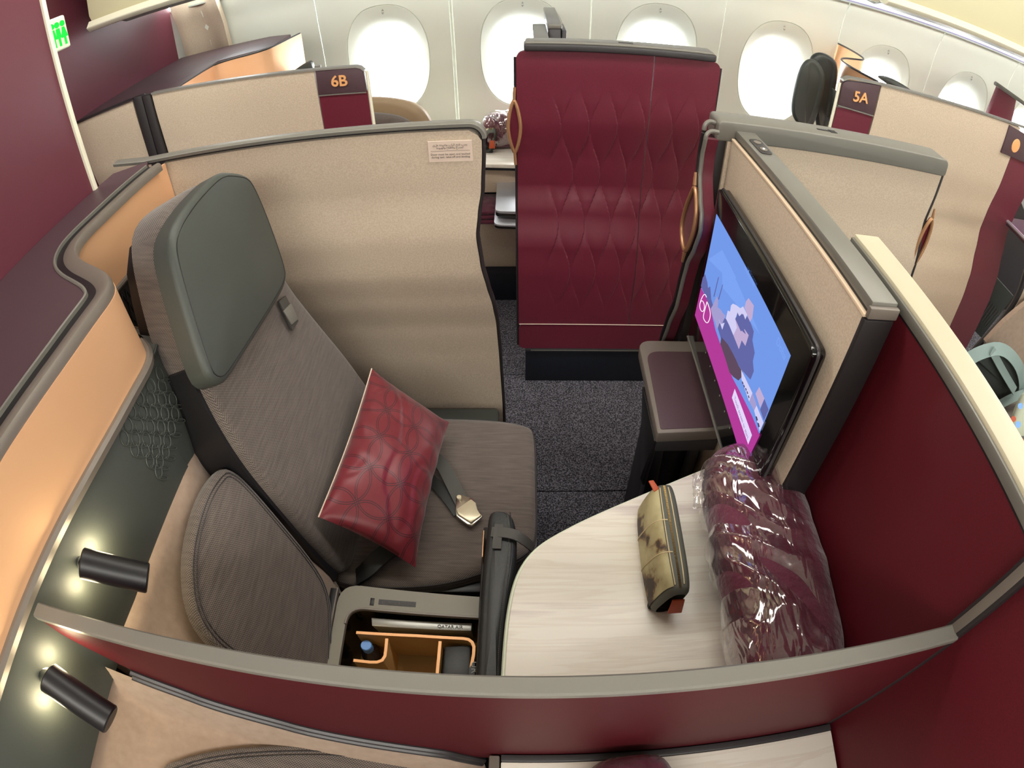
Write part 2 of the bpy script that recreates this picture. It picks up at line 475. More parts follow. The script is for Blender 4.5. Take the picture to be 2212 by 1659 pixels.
def interp(x, pts):
    if x <= pts[0][0]: return pts[0][1]
    for (a, p), (b, q) in zip(pts, pts[1:]):
        if x <= b:
            t = (x - a) / (b - a); t = t * t * (3 - 2 * t) * .5 + t * .5; return p + (q - p) * t
    return pts[-1][1]

# the S profile shared by the doors and aisle panels: how far the shell stands into the aisle at height z
def prof(z):
    return interp(z, [(0, .055), (.35, .052), (.52, .045), (.64, .03), (.76, -.004), (.86, -.028), (.96, -.026), (1.1, -.008), (1.3, 0)])

# ------------------------------------------------------------------ setting: floor, walls, ceiling
fl = struct(box('floor', (-3.2, -2.2, -.06), (5.2, 3.1, -.012), 'black'))
for y0, y1 in ((-2.2, 1.208), (1.212, 1.816), (1.820, 3.0)):
    box('carpet_strip', (-3.2, y0, -.012), (5.2, y1, 0), 'carpet', fl, .002, 1)
struct(box('ceiling', (-3.2, -2.2, 2.30), (5.2, 2.9, 2.34), 'shell_white'))
struct(box('wall_near', (-3.2, -2.24, 0), (5.2, -2.2, 2.34), 'shell_white'))
struct(box('wall_right', (5.2, -2.24, 0), (5.24, 3.1, 2.34), 'cream'))
struct(box('wall_far_left', (-3.24, -2.24, 0), (-3.2, 3.1, 2.34), 'wall_plum'))

def wally(z):
    return interp(z, [(0, 2.80), (.7, 2.84), (1.15, 2.83), (1.45, 2.79), (1.62, 2.74), (1.9, 2.66), (2.3, 2.40)])
WIN = [-.655, -.010, .625, 1.255, 1.885, 2.515, 3.145, 3.775]
WZ = 1.135
wall = bpy.data.objects.new('wall_window', None); COL.objects.link(wall); wall['kind'] = 'structure'
def wpt(x, z, d=0): return V((x, wally(z) + d, z))
def panel_tile(cx, x0, x1, has=True):
    """one sidewall panel with its window opening; seam gap between panels"""
    b = bmesh.new(); g = .002; z0, z1 = 0.0, 1.60
    N = 64
    ou = []
    for k in range(N):
        a = 2 * PI * k / N; c, s = math.cos(a), math.sin(a)
        X = (x1 - g if c > 0 else x0 + g); hx = abs((X - cx) / c) if abs(c) > 1e-6 else 9; hz = ((z1 - WZ) if s > 0 else (WZ - z0)) / abs(s) if abs(s) > 1e-6 else 9
        h = min(hx, hz); ou.append((cx + c * h, WZ + s * h))
    def oval(rx, rz, e=2.4):
        r = []
        for k in range(N):
            a = math.atan2(ou[k][1] - WZ, ou[k][0] - cx); c, s = math.cos(a), math.sin(a)
            q = (abs(c / rx) ** e + abs(s / rz) ** e) ** (-1 / e); r.append((cx + c * q, WZ + s * q))
        return r
    rings = [[wpt(x, z) for x, z in ou]]
    o1 = oval(.205, .285)
    IZ = -.05
    for t in (.35, .7, 1): rings.append([wpt(a[0] + (p[0] - a[0]) * t, a[1] + (p[1] - a[1]) * t) for a, p in zip(ou, o1)])
    rings.append([wpt(x, z, .006) for x, z in oval(.202, .282)])
    rings.append([wpt(x, z, .002) for x, z in oval(.199, .279)])
    rings.append([wpt(x, z + IZ * .4, .022) for x, z in oval(.170, .240)])
    rings.append([wpt(x, z + IZ, .055) for x, z in oval(.142, .206)])
    rings.append([wpt(x, z + IZ, .085) for x, z in oval(.137, .200)])
    R = [[b.verts.new(p) for p in r] for r in rings]
    for A, B in zip(R, R[1:]):
        for i in range(N): b.faces.new((A[i], B[i], B[(i + 1) % N], A[(i + 1) % N]))
    return b, [wpt(x, z + IZ, .09) for x, z in oval(.138, .201)]
for i, cx in enumerate(WIN):
    b, pane = panel_tile(cx, cx - .32, cx + .312)
    p = obj('wall_panel', b, 'shell_white', wall, smooth=50)
    fr = struct(obj('window_%d' % (i + 1), frame_slab([V(q) + V(((q.x - cx) * .06, 0, (q.z - WZ) * .05)) for q in pane], [cx_q.lerp(V((cx, cx_q.y, WZ)), .03) for cx_q in pane], (0, .02, 0)), 'window_white'))
    bb = bmesh.new(); bb.faces.new([bb.verts.new(q + V((0, .012, 0))) for q in pane]); obj('pane', bb, 'pane', fr, smooth=0)
    # small blind switch above the window
    obj('blind_switch', merge(prism([V((cx - .006, wally(1.385) - .001, 1.386)), V((cx + .006, wally(1.385) - .001, 1.386)), V((cx, wally(1.385) - .001, 1.397))], (0, .006, 0)),
        prism([V((cx - .006, wally(1.385) - .001, 1.380)), V((cx + .006, wally(1.385) - .001, 1.380)), V((cx, wally(1.385) - .001, 1.369))], (0, .006, 0))), 'tray_silver', wall)
for x0 in [-.975] + [c + .316 for c in WIN]:
    obj('seam_strip', grid(lambda u, v: wpt(x0 - .012 + .024 * u, 1.60 * v, .006), 2, 30, (0, .004, 0)), 'seam', wall)
obj('wall_panel', grid(lambda u, v: wpt(-3.2 + 2.223 * u, 1.60 * v), 4, 30, (0, .02, 0)), 'shell_white', wall)
# light cove and upper liner above the windows
struct(box('trim_1', (-3.2, 2.725, 1.596), (5.2, 2.775, 1.604), 'bin_grey'))
struct(box('wall_upper', (-3.2, 2.66, 1.66), (5.2, 2.70, 2.3), 'shell_white'))

# overhead lockers along the window side
def locker(x0, x1, label, m='bin_cream', loc=None):
    t = thing('overhead_locker', label, 'locker', (x0, 2.2, 1.66))
    sec = [(2.56, 1.73), (2.30, 1.685), (2.02, 1.665), (1.965, 1.68), (1.95, 1.72), (1.97, 1.95), (2.05, 2.12), (2.3, 2.28), (2.56, 2.29)]
    b = prism([V((x0, y, z)) for y, z in sec], (x1 - x0, 0, 0), .006, 2)
    obj('body', b, m, t)
    sec2 = [(2.0, 1.664), (1.945, 1.655), (1.93, 1.675), (1.955, 1.70)]
    obj('lip', prism([V((x0 - .01, y, z)) for y, z in sec2], (x1 - x0 + .02, 0, 0), .003, 1), 'white_edge', t)
    obj('service_channel', prism([V((x0 + .05, 2.06, 1.662)), V((x0 + .05, 2.50, 1.70)), V((x0 + .05, 2.46, 1.664)), V((x0 + .05, 2.12, 1.640))], (x1 - x0 - .1, 0, 0), .004, 1), 'bin_grey', t)
    return t
locker(-1.62, -.43, 'cream overhead locker above the plum bulkhead at far left')
locker(-.38, 1.22, 'cream overhead locker above the middle windows, mostly out of view')
locker(1.27, 4.3, 'long cream overhead locker over the light strip at far right')
t = thing('light_strip', 'white glowing light strip running along the ceiling above the windows', 'light', (1.5, 2.62, 1.66))
slab('diffuser', [V((-1.2, 2.735, 1.605)), V((-1.2, 2.672, 1.650)), V((-1.2, 2.676, 1.656)), V((-1.2, 2.745, 1.612))], (5.7, 0, 0), 'strip_light', t)
box('channel', (-1.2, 2.725, 1.604), (4.5, 2.735, 1.611), 'violet_edge', t)
box('channel', (-1.2, 2.655, 1.650), (4.5, 2.678, 1.665), 'violet_edge', t, .002)

# bulkheads
def bulkhead():
    b = struct(box('wall_left', (-1.16, -1.2, 0), (-1.10, 1.15, 2.3), 'wall_plum'))
    struct(box('trim_2', (-1.162, 1.15, 0), (-1.092, 1.166, 2.3), 'white_edge', None, .003))
    b = struct(box('wall_back', (-1.80, 1.6, 0), (-1.72, 2.70, 2.3), 'wall_plum'))
    # beige door pillar beside it
    struct(obj('trim_3', grid(lambda u, v: V((-1.70 + .26 * u, wally(.9 + .75 * v) - .03 - .03 * math.cos(u * 2 * PI), .9 + .75 * v)), 16, 12, (0, .04, 0)), 'cream'))
bulkhead()
t = thing('lavatory_sign', 'small lit white sign with green restroom figures on the bulkhead edge', 'sign', (-1.07, 1.17, 1.69))
box('panel', (-1.125, 1.166, 1.655), (-1.112, 1.245, 1.745), 'sign_white', t, .006, 3)
def figure(cy, skirt):
    x = -1.1115; z = 1.70
    pts = [V((x, cy + .010 * math.cos(a), z + .024 + .008 * math.sin(a))) for a in [k * 2 * PI / 12 for k in range(12)]]
    bod = [(-.007, .014), (.007, .014), (.010, -.012), (.004, -.012), (.004, -.034), (-.004, -.034), (-.004, -.012), (-.010, -.012)] if not skirt else \
          [(-.005, .014), (.005, .014), (.013, -.014), (.004, -.014), (.004, -.034), (-.004, -.034), (-.004, -.014), (-.013, -.014)]
    return merge(prism(pts, (.001, 0, 0)), prism([V((x, cy + a, z + c)) for a, c in bod], (.001, 0, 0)))
for cy, sk in ((1.185, False), (1.205, False), (1.227, True)): obj('figure', figure(cy, sk), 'sign_green', t, smooth=0)

# ------------------------------------------------------------------ 6D aisle partition (cream)
YA = 1.30
def xr(z):      # its wavy free edge
    pts = [(0, -.078), (.30, -.078), (.50, -.082), (.66, -.086), (.74, -.092), (.82, -.105), (.90, -.118), (.98, -.125), (1.04, -.118), (1.10, -.108), (1.2, -.102), (1.28, -.100)]
    return interp(z, pts)
t = thing('aisle_partition', 'tall cream aisle partition behind the seat with a wavy black free edge and warning placard', 'partition', (-.5, YA + .02, 0))
def fP(u, v):
    z = .05 + 1.205 * v; x1 = xr(z)
    if z > 1.225: x1 -= .03 * ((z - 1.225) / .03) ** 2
    return V((-.955 + (x1 + .955) * u, YA + prof(z), z))
obj('panel', grid(fP, 40, 90, (0, .028, 0)), 'cream', t)
def rimpath():
    P = [V((-1.16, 0, 1.266)), V((-1.02, 0, 1.266)), V((-.13, 0, 1.266))]
    for k in range(1, 9):
        a = PI / 2 * k / 8; P.append(V((-.130 + .032 * math.sin(a), 0, 1.234 + .032 * math.cos(a))))
    return P
def rimloft(P, y0, y1, h, ofs=0):
    R_ = []
    for i, p in enumerate(P):
        tg = (P[min(i + 1, len(P) - 1)] - P[max(i - 1, 0)]).normalized(); n = V((-tg.z, 0, tg.x)); yy = YA + prof(p.z) + (.035 if p.x < -1.1 else 0)
        q = p + n * ofs
        R_.append([V((q.x, yy + y0, q.z)), V((q.x, yy + y0, q.z)) + n * (h - .002), V((q.x, yy + y0 + .003, q.z)) + n * h, V((q.x, yy + y1 - .003, q.z)) + n * h, V((q.x, yy + y1, q.z)) + n * (h - .002), V((q.x, yy + y1, q.z))])
    return loft(R_)
obj('top_cap', rimloft(rimpath(), -.0035, .030, .010, -.002), 'trim', t)
obj('cap_line', rimloft(rimpath()[1:], -.0015, .028, .004, -.006), 'post', t)
def edgeP(u, v):
    z = 1.236 * v + .03 * (1 - v); zz = min(z, 1.245); a = u * 2 * PI
    x = xr(zz) + .004; 
    return V((x + .005 * math.cos(a), YA + prof(z) + .014 + .016 * math.sin(a), z))
obj('edge_trim', grid(edgeP, 12, 90), 'post', t)
# placard
YP = YA + prof(1.18) - .0005
pl = box('placard', (-.228, YP - .0012, 1.178), (-.124, YP + .001, 1.232), 'decal', t, .0004, 1)
lettering('english_text', 'Door must be open and latched\nduring taxi, take-off and landing', (-.176, YP - .0016, 1.1955), (1, 0, 0), (0, 0, 1), .0072, 'decal_ink', pl, .0002)
# Arabic, letter by letter in joined presentation forms, right to left
def shape(s):
    F = {'ا': 0xFE8D, 'أ': 0xFE83, 'إ': 0xFE87, 'ب': 0xFE8F, 'ة': 0xFE93, 'ت': 0xFE95, 'ث': 0xFE99, 'ج': 0xFE9D, 'ح': 0xFEA1, 'خ': 0xFEA5, 'د': 0xFEA9, 'ر': 0xFEAD, 'س': 0xFEB1,
         'ش': 0xFEB5, 'ص': 0xFEB9, 'ط': 0xFEC1, 'ع': 0xFEC9, 'غ': 0xFECD, 'ف': 0xFED1, 'ق': 0xFED5, 'ك': 0xFED9, 'ل': 0xFEDD, 'م': 0xFEE1, 'ن': 0xFEE5, 'ه': 0xFEE9, 'و': 0xFEED, 'ي': 0xFEF1}
    two = set('اأإةدرو'); out = []
    for i, ch in enumerate(s):
        if ch not in F: out.append(ch); continue
        prv = i > 0 and s[i - 1] in F and s[i - 1] not in two
        nxt = i + 1 < len(s) and s[i + 1] in F and ch not in two
        k = (3 if prv and nxt else 2 if nxt else 1 if prv else 0)
        out.append(chr(F[ch] + k))
    return ''.join(out[::-1])
lettering('arabic_text', shape('يجب فتح الباب وتثبيته على') + '\n' + shape('المدرج والاقلاع والهبوط'), (-.176, YP - .0016, 1.2195), (1, 0, 0), (0, 0, 1), .0072, 'decal_ink', pl, .0002)
box('rule', (-.222, YP - .0016, 1.2062), (-.130, YP - .0010, 1.2068), 'decal_ink', pl)
# leather pad at its foot
t = thing('aisle_armrest', 'low dark leather armrest pad between seat cushion and cream partition', 'armrest', (-.2, 1.23, 0))
box('pad', (-.42, 1.255, .262), (-.088, 1.335, .302), 'leather', t, .014, 4)
box('base', (-.43, 1.27, .0), (-.10, 1.335, .264), 'black', t, .005)

# ------------------------------------------------------------------ far side: maroon suite door facing the aisle
YB = 1.824
t = thing('suite_door', 'tall maroon quilted suite door across the aisle, with copper oval pull', 'door', (.3, YB + .02, 0), None)
def lens(x, z):
    W, L = .046, .36
    fade = (1 - sstep(1.10, 1.24, z)) * sstep(.34, .50, z) * sstep(.05, .12, x)
    s = x / W; q = math.cos(2 * PI * z / L)
    def c(k): return k + .46 * q * (1 if k % 2 == 0 else -1)
    k = math.floor(s)
    for kk in (k - 1, k, k + 1):
        a, b_ = c(kk), c(kk + 1)
        if a <= s < b_:
            f = (s - a) / (b_ - a); wd = min(1, b_ - a); return fade * wd * (.0044 * f + .0030 * math.sin(PI * f))
    return 0
def door_panel(x0, x1, z0, z1, nu, nv, quilt=True, cl=0, cr=0):
    def f(u, v):
        z = z0 + (z1 - z0) * v; a, b_ = x0, x1
        if cl and z > z1 - .03: a += cl * (1 - math.sqrt(max(0, 1 - ((z - z1 + .03) / .03) ** 2)))
        if cr and z > z1 - .03: b_ -= cr * (1 - math.sqrt(max(0, 1 - ((z - z1 + .03) / .03) ** 2)))
        if z < z0 + .02 and z0 < .25:
            k = 1 - math.sqrt(max(0, 1 - ((z0 + .02 - z) / .02) ** 2)); a += .02 * k if cl else 0; b_ -= .02 * k if cr else 0
        x = a + (b_ - a) * u
        return V((x, YB - prof(z) - (lens(x, z) if quilt else 0), z))
    return grid(f, nu, nv, (0, .022, 0))
obj('left_panel', door_panel(-.028, .3985, .312, 1.343, 170, 200, True, .03, 0), 'maroon', t, smooth=20)
obj('right_panel', door_panel(.4015, .618, .312, 1.343, 90, 200, True, 0, .03), 'maroon', t, smooth=20)
obj('lower_panel', door_panel(-.028, .612, .188, .3085, 30, 24, False, .02, .02), 'maroon', t)
obj('pinstripe', tube([V((-.026, YB - prof(.31) - .0015, .3105)), V((.61, YB - prof(.31) - .0015, .3105))], .0016, 6), 'decal', t)
def pull(cx, cyf, z0, z1, wd, m='rose_gold', side=None):
    """open oval grip"""
    P = []; N = 40
    for k in range(N):
        a = 2 * PI * k / N; s = math.sin(a); c = math.cos(a)
        z = (z0 + z1) / 2 + (z1 - z0) / 2 * (abs(c) ** 1.25 * (1 if c > 0 else -1)); P.append(V((cx + wd * (abs(s) ** 1.5) * (1 if s > 0 else -1), cyf(z), z)))
    return P
hp = pull(-.036, lambda z: YB - prof(z) - .004, .985, 1.175, .020)
obj('pull', merge(tube(hp, .0058, 8, True), tube([V((-.036, YB - prof(1.0) - .004, .985)), V((-.034, YB - prof(.95) - .004, .94))], .0055, 6), tube([V((-.036, YB - prof(1.17) - .004, 1.175)), V((-.034, YB - prof(1.2) - .004, 1.22))], .0055, 6)), 'rose_gold', t)
slab('pull_recess', [p + V((0, .003, 0)) for p in hp], (0, .004, 0), 'maroon', t)
obj('edge_trim', tube([V((-.031, YB - prof(z) + .010, z)) for z in [.2 + 1.12 * k / 40 for k in range(41)]], .0055, 8), 'post', t)
obj('edge_trim', tube([V((.621 + .0 * k, YB - prof(z) + .010, z)) for k, z in enumerate([.2 + 1.12 * k / 40 for k in range(41)])], .0055, 8), 'post', t)
box('kick_board', (-.002, YB - .045, .0), (.60, YB + .02, .168), 'navy', t, .003)
box('rail', (.0, YB - .055, .170), (.60, YB + .01, .186), 'trim_dark', t, .003)
box('rail_line', (.02, YB - .0565, .1775), (.59, YB - .055, .1805), 'trim', t)
t = thing('door_header', 'grey capped header rail lying along the top of the quilted maroon door', 'rail', (.3, YB, 1.34))
def header(x0, x1, y, z, h, d, parent, m1='trim', m2='trim_dark', dz=0):
    slab('face', [V((x0, y, z)), V((x1, y, z + dz)), V((x1, y, z + dz + h)), V((x0, y, z + h))], (0, d, 0), m2, parent, .006, 3)
    slab('top', [V((x0 + .002, y + .001, z + h - .002)), V((x1 - .002, y + .001, z + h + dz - .002)), V((x1 - .012, y + .001, z + h + dz + .008)), V((x0 + .008, y + .001, z + h + .008))], (0, d - .002, 0), m1, parent, .004, 3)
header(-.004, .595, YB - .02, 1.344, .024, .075, t)
obj('latch_slot', merge(bbox((.285, YB + .005, 1.3755), (.315, YB + .013, 1.3775)), bbox((.315, YB + .002, 1.3755), (.330, YB + .016, 1.3775))), 'black', t)
# dividers of the window suites seen end-on above the header
t = thing('window_divider', 'grey-capped divider end standing up behind the maroon door, left one', 'divider', (.05, 1.95, 0))
box('panel', (.031, 1.90, .3), (.072, 2.25, 1.352), 'cream', t, .004); box('cap', (.027, 1.895, 1.352), (.076, 2.25, 1.368), 'trim', t, .004)
t = thing('window_divider', 'grey-capped divider end standing up behind the maroon door, taller right one', 'divider', (.10, 2.2, 0))
box('panel', (.082, 2.10, .3), (.124, 2.62, 1.372), 'trim_dark', t, .004); box('cap', (.079, 2.095, 1.372), (.128, 2.62, 1.390), 'trim', t, .004)
box('foot', (.128, 2.12, .3), (.145, 2.3, 1.362), 'trim_dark', t, .003)

# ------------------------------------------------------------------ far side: 6B shell
t = thing('suite_shell', 'cream suite shell wall at upper left with plum number plate 6B', 'partition', (-1.0, YB + .02, 0))
def cz(x): return 1.352 - .034 * (x + 1.30) / .8
def panel_poly(name, x0, x1, z0, zt, m, y=YB, r=.0, d=.02):
    def f(u, v):
        x = x0 + (x1 - x0) * u; zz = z0 + (zt(x) - z0) * v; return V((x, y - prof(zz), zz))
    return obj(name, grid(f, 8, 60, (0, d, 0)), m, t)
panel_poly('panel', -1.31, -.672, .2, cz, 'cream')
panel_poly('side_panel', -1.716, -1.405, .2, lambda x: 1.315 + .03 * (x + 1.76) / .35, 'cream')
slab('number_plate', roundc([V((-.668, YB - .003, 1.238)), V((-.506, YB - .003, 1.232)), V((-.508, YB - .003, 1.318)), V((-.666, YB - .003, 1.326))], [0, 0, .02, 0], 5), (0, .02, 0), 'plum', t, .001)
slab('plate_line', [V((-.668, YB - .002, 1.233)), V((-.506, YB - .002, 1.227)), V((-.506, YB - .002, 1.2315)), V((-.668, YB - .002, 1.2375))], (0, .02, 0), 'trim', t)
panel_poly('lower_panel', -.668, -.503, .2, lambda x: 1.232, 'maroon')
lettering('suite_number', '6B', (-.590, YB - .0062, 1.262), (1, 0, -.04), (0, 0, 1), .052, 'copper_edge', t, .002, offset=.0010)
obj('top_cap', sweep([V((-1.31, YB + .008, cz(-1.31))), V((-.53, YB + .008, cz(-.53) - .002)), V((-.515, YB + .008, cz(-.5) - .006)), V((-.504, YB + .008, 1.30))], [(-.013, 0), (.013, 0), (.012, .006), (-.012, .006)]), 'trim', t)
obj('edge_trim', tube([V((-.499, YB - prof(z) + .01, z)) for z in [.2 + 1.1 * k / 30 for k in range(31)]], .006, 8), 'white_edge', t)
obj('post', merge(bbox((-1.40, YB - .004, .1), (-1.355, YB + .03, 1.36), .006), bbox((-1.352, YB - .008, .1), (-1.314, YB + .03, 1.355), .006)), 'post', t)
obj('side_cap', sweep([V((-1.712, YB + .005, 1.323)), V((-1.395, YB + .005, 1.352))], [(-.012, 0), (.012, 0), (.012, .008), (-.012, .008)]), 'post', t)
obj('knob', tube([at(688, 158, 'y', 1.88), at(686, 141, 'y', 1.88)], .011, 12), 'trim', t)

# ledge and copper liner of the window console
t = thing('window_console', 'dark plum console ledge with curved copper liner behind suite 6B', 'console', (-1.4, 2.3, 0))
led = [V((-1.72, 1.85, 1.33)), V((-1.40, 1.85, 1.33)), at(372, 196, 'z', 1.33), at(440, 150, 'z', 1.335), at(470, 132, 'z', 1.34), at(560, 108, 'z', 1.345), at(590, 98, 'z', 1.35), at(628, 74, 'z', 1.35), V((-1.2, 2.72, 1.35)), V((-1.72, 2.72, 1.34))]
slab('ledge', led, (0, 0, -.03), 'plum', t, .003)
cp = [at(374, 197, 'z', 1.33), at(442, 153, 'z', 1.335), at(472, 136, 'z', 1.34), at(562, 113, 'z', 1.345), at(598, 98, 'z', 1.35), at(648, 73, 'z', 1.36)]
cp = chaikin(cp, 2, False)
obj('copper_liner', loft([[p, p + V((.004, .006, 0)), p + V((.004, .006, -.26)), p + V((0, 0, -.26))] for p in cp]), 'copper', t)
obj('liner_edge', tube([p + V((0, 0, .002)) for p in cp], .004, 6), 'trim_dark', t)
obj('shoulder', pad([at(665, 128, 'y', 2.4), at(590, 190, 'y', 2.4), at(680, 200, 'y', 2.4), at(676, 145, 'y', 2.4)], (0, -1, 0), .04, .008, .002), 'leather', t)

t = thing('recliner_chair', 'beige leather headrest of the window seat behind plate 6B', 'seat', (-.6, 2.4, 0))
obj('headrest', pad([at(700, 300, 'y', 2.35), at(720, 215, 'y', 2.35), at(830, 205, 'y', 2.35), at(915, 225, 'y', 2.35), at(942, 290, 'y', 2.35), at(900, 330, 'y', 2.35)], (.1, -1, .3), .12, .03, .01), 'leather_far', t)
obj('back', pad([at(690, 290, 'y', 2.28), at(720, 245, 'y', 2.28), at(850, 242, 'y', 2.28), at(905, 275, 'y', 2.28), at(900, 340, 'y', 2.28), at(760, 360, 'y', 2.28)], (.1, -1, .3), .1, .03, .005), 'tweed', t)
box('seat', (-1.1, 2.0, .3), (-.35, 2.5, .5), 'tweed', t, .03, 3)

# window side table with its things
t = thing('window_table', 'white marble side table under the far windows behind the cream partition', 'table', (-.2, 2.6, 0))
slab('tabletop', roundc([V((-.52, 2.72, .70)), V((-.50, 2.42, .70)), V((-.25, 2.40, .70)), V((.15, 2.36, .70)), V((.5, 2.5, .70)), V((.5, 2.74, .70))], .04, 4), (0, 0, .018), 'marble', t, .003)
slab('table_edge', [V((-.40, 2.425, .684)), V((.2, 2.37, .684)), V((.2, 2.40, .684)), V((-.40, 2.44, .684))], (0, 0, .016), 'navy', t)
box('front_panel', (-.30, 2.43, .56), (.45, 2.46, .684), 'cream', t, .003)
box('recess', (-.30, 2.55, .40), (.45, 2.58, .56), 'navy', t)
box('lower_panel', (-.30, 2.42, .16), (.45, 2.46, .47), 'cream', t, .003)
box('kick_board', (-.30, 2.36, 0), (.45, 2.46, .16), 'navy', t, .002)
slab('rear_step', [V((-.45, 2.73, .72)), V((.2, 2.73, .72)), V((.2, 2.73, .765)), V((-.45, 2.73, .765))], (0, .03, 0), 'cream_edge', t, .003)
t = thing('tray_table', 'silver two-leaf folded tray table jutting out left of the maroon door', 'table', (-.05, 2.2, .55))
slab('upper_leaf', roundc([V((-.125, 2.14, .600)), V((.10, 2.12, .600)), V((.10, 2.45, .600)), V((-.130, 2.45, .600))], .025, 5), (0, 0, .012), 'silver', t, .003)
slab('upper_edge', roundc([V((-.125, 2.14, .584)), V((.10, 2.12, .584)), V((.10, 2.45, .584)), V((-.130, 2.45, .584))], .025, 5), (0, 0, .016), 'gloss_black', t, .003)
slab('lower_leaf', roundc([V((-.130, 2.10, .560)), V((.10, 2.08, .560)), V((.10, 2.45, .560)), V((-.132, 2.45, .560))], .03, 5), (0, 0, .010), 'silver', t, .003)
slab('lower_edge', roundc([V((-.130, 2.10, .550)), V((.10, 2.08, .550)), V((.10, 2.45, .550)), V((-.132, 2.45, .550))], .03, 5), (0, 0, .010), 'gloss_black', t, .002)
t = thing('folded_blanket', 'dark maroon folded blanket in the recess beside the silver tray table', 'blanket', (-.2, 2.45, .45))
obj('cloth', merge(*[bbox((-.22, 2.30 + .004 * k, .46 + .022 * k), (-.10, 2.50, .48 + .022 * k), .009, 3) for k in range(3)]), 'blanket', t)

# ------------------------------------------------------------------ 5A shell on the far right
t = thing('suite_shell', 'cream suite shell wall at upper right with plum number plate 5A', 'partition', (1.5, YB + .02, 0))
slab('number_plate', roundc([V((1.068, YB - .003, 1.262)), V((1.222, YB - .003, 1.250)), V((1.222, YB - .003, 1.366)), V((1.068, YB - .003, 1.352))], [0, 0, 0, .02], 5), (0, .02, 0), 'plum', t, .001)
slab('plate_line', [V((1.068, YB - .004, 1.256)), V((1.222, YB - .004, 1.244)), V((1.222, YB - .004, 1.249)), V((1.068, YB - .004, 1.261))], (0, .02, 0), 'trim', t)
panel_poly('lower_panel', 1.068, 1.222, .2, lambda x: 1.25, 'maroon')
panel_poly('panel', 1.229, 1.99, .2, lambda x: 1.366, 'cream')
panel_poly('strip_panel', 1.993, 2.185, .2, lambda x: 1.30, 'maroon')
slab('strip_plate', [V((1.915, YB - .006, 1.235)), V((2.09, YB - .006, 1.225)), V((2.09, YB - .006, 1.34)), V((1.915, YB - .006, 1.362))], (0, .02, 0), 'plum', t, .001)
obj('strip_emblem', pad([V((1.99 + .028 * math.cos(a), YB - .008, 1.285 + .034 * math.sin(a))) for a in [k * PI / 4 for k in range(8)]], (0, -1, 0), .004, .002, .002, 24), 'copper_edge', t)
obj('top_cap', sweep([V((1.066, YB + .008, 1.350)), V((1.09, YB + .008, 1.363)), V((1.24, YB + .008, 1.367)), V((2.2, YB + .008, 1.370))], [(-.014, 0), (.014, 0), (.013, .007), (-.013, .007)]), 'trim', t)
lettering('suite_number', '5A', (1.150, YB - .0062, 1.288), (1, 0, .02), (0, 0, 1), .054, 'copper_edge', t, .002, offset=.0010)
obj('edge_trim', tube([V((1.062, YB - prof(z) + .01, z)) for z in [.2 + 1.14 * k / 30 for k in range(31)]], .006, 8), 'white_edge', t)
t = thing('recliner_chair', 'far window seat with tall headrest glowing in window light, beside plate 5A', 'seat', (1.1, 2.3, 0))
obj('headrest', pad([at(1712, 262, 'y', 2.10), at(1705, 225, 'y', 2.1), at(1722, 150, 'y', 2.1), at(1742, 124, 'y', 2.1), at(1765, 132, 'y', 2.1), at(1782, 165, 'y', 2.1), at(1772, 220, 'y', 2.1), at(1748, 290, 'y', 2.1)], (-.6, -.8, .1), .05, .018, .008), 'leather', t)
obj('back', pad([at(1760, 290, 'y', 2.16), at(1752, 150, 'y', 2.16), at(1745, 125, 'y', 2.16), at(1765, 110, 'y', 2.16), at(1795, 122, 'y', 2.16), at(1811, 145, 'y', 2.16), at(1800, 210, 'y', 2.16), at(1785, 300, 'y', 2.16)], (-.5, -.8, .1), .09, .02, .005), 'leather_dark', t)
box('seat', (.75, 2.0, .3), (1.3, 2.5, .5), 'tweed', t, .03, 3)
t = thing('window_console', 'folded copper liner with dark edges rising behind plate 5A', 'console', (1.5, 2.5, 0))
c1 = [at(1802, 90, 'z', 1.36), at(1835, 106, 'z', 1.36), at(1864, 124, 'z', 1.36), at(1866, 130, 'z', 1.36), at(1850, 128, 'z', 1.36), at(1818, 125, 'z', 1.36), at(1817, 132, 'z', 1.36), at(1850, 152, 'z', 1.36), at(1896, 176, 'z', 1.36)]
c1 = chaikin(c1, 2, False)
obj('copper_liner', loft([[p, p + V((.004, .003, 0)), p + V((.004, .003, -.25)), p + V((0, 0, -.25))] for p in c1]), 'copper', t)
obj('liner_edge', tube(c1, .0045, 6), 'trim_dark', t)
slab('armrest', [at(1800, 290, 'y', 2.0), at(1802, 192, 'y', 2.0), at(1830, 215, 'y', 2.0), at(1822, 300, 'y', 2.0)], (0, .03, 0), 'leather', t, .008, 3)
obj('reading_lamp', tube([at(1788, 262, 'y', 1.95), at(1816, 258, 'y', 1.95)], .016, 14), 'black', t)
obj('armrest_cap', pad([at(1898, 172, 'y', 2.0), at(1925, 168, 'y', 2.0), at(1980, 200, 'y', 2.0), at(1975, 215, 'y', 2.0)], (0, -1, 0), .05, .01, .003), 'leather_dark', t)
t = thing('far_monitor', 'pink-lit suite panel at upper right edge beyond the cream shell', 'partition', (2.5, 2.4, 0))
slab('panel', [at(2160, 188, 'y', 2.3), at(2196, 214, 'y', 2.3), at(2180, 290, 'y', 2.3), at(2130, 262, 'y', 2.3)], (0, .03, 0), 'maroon', t, .003)
obj('cap', tube([at(2150, 180, 'y', 2.3), at(2212, 224, 'y', 2.3)], .012, 6), 'trim', t)
q_ = at(2150, 270, 'y', 2.3); box('base', (q_.x, 2.30, 0), (q_.x + .2, 2.33, q_.z), 'maroon', t)
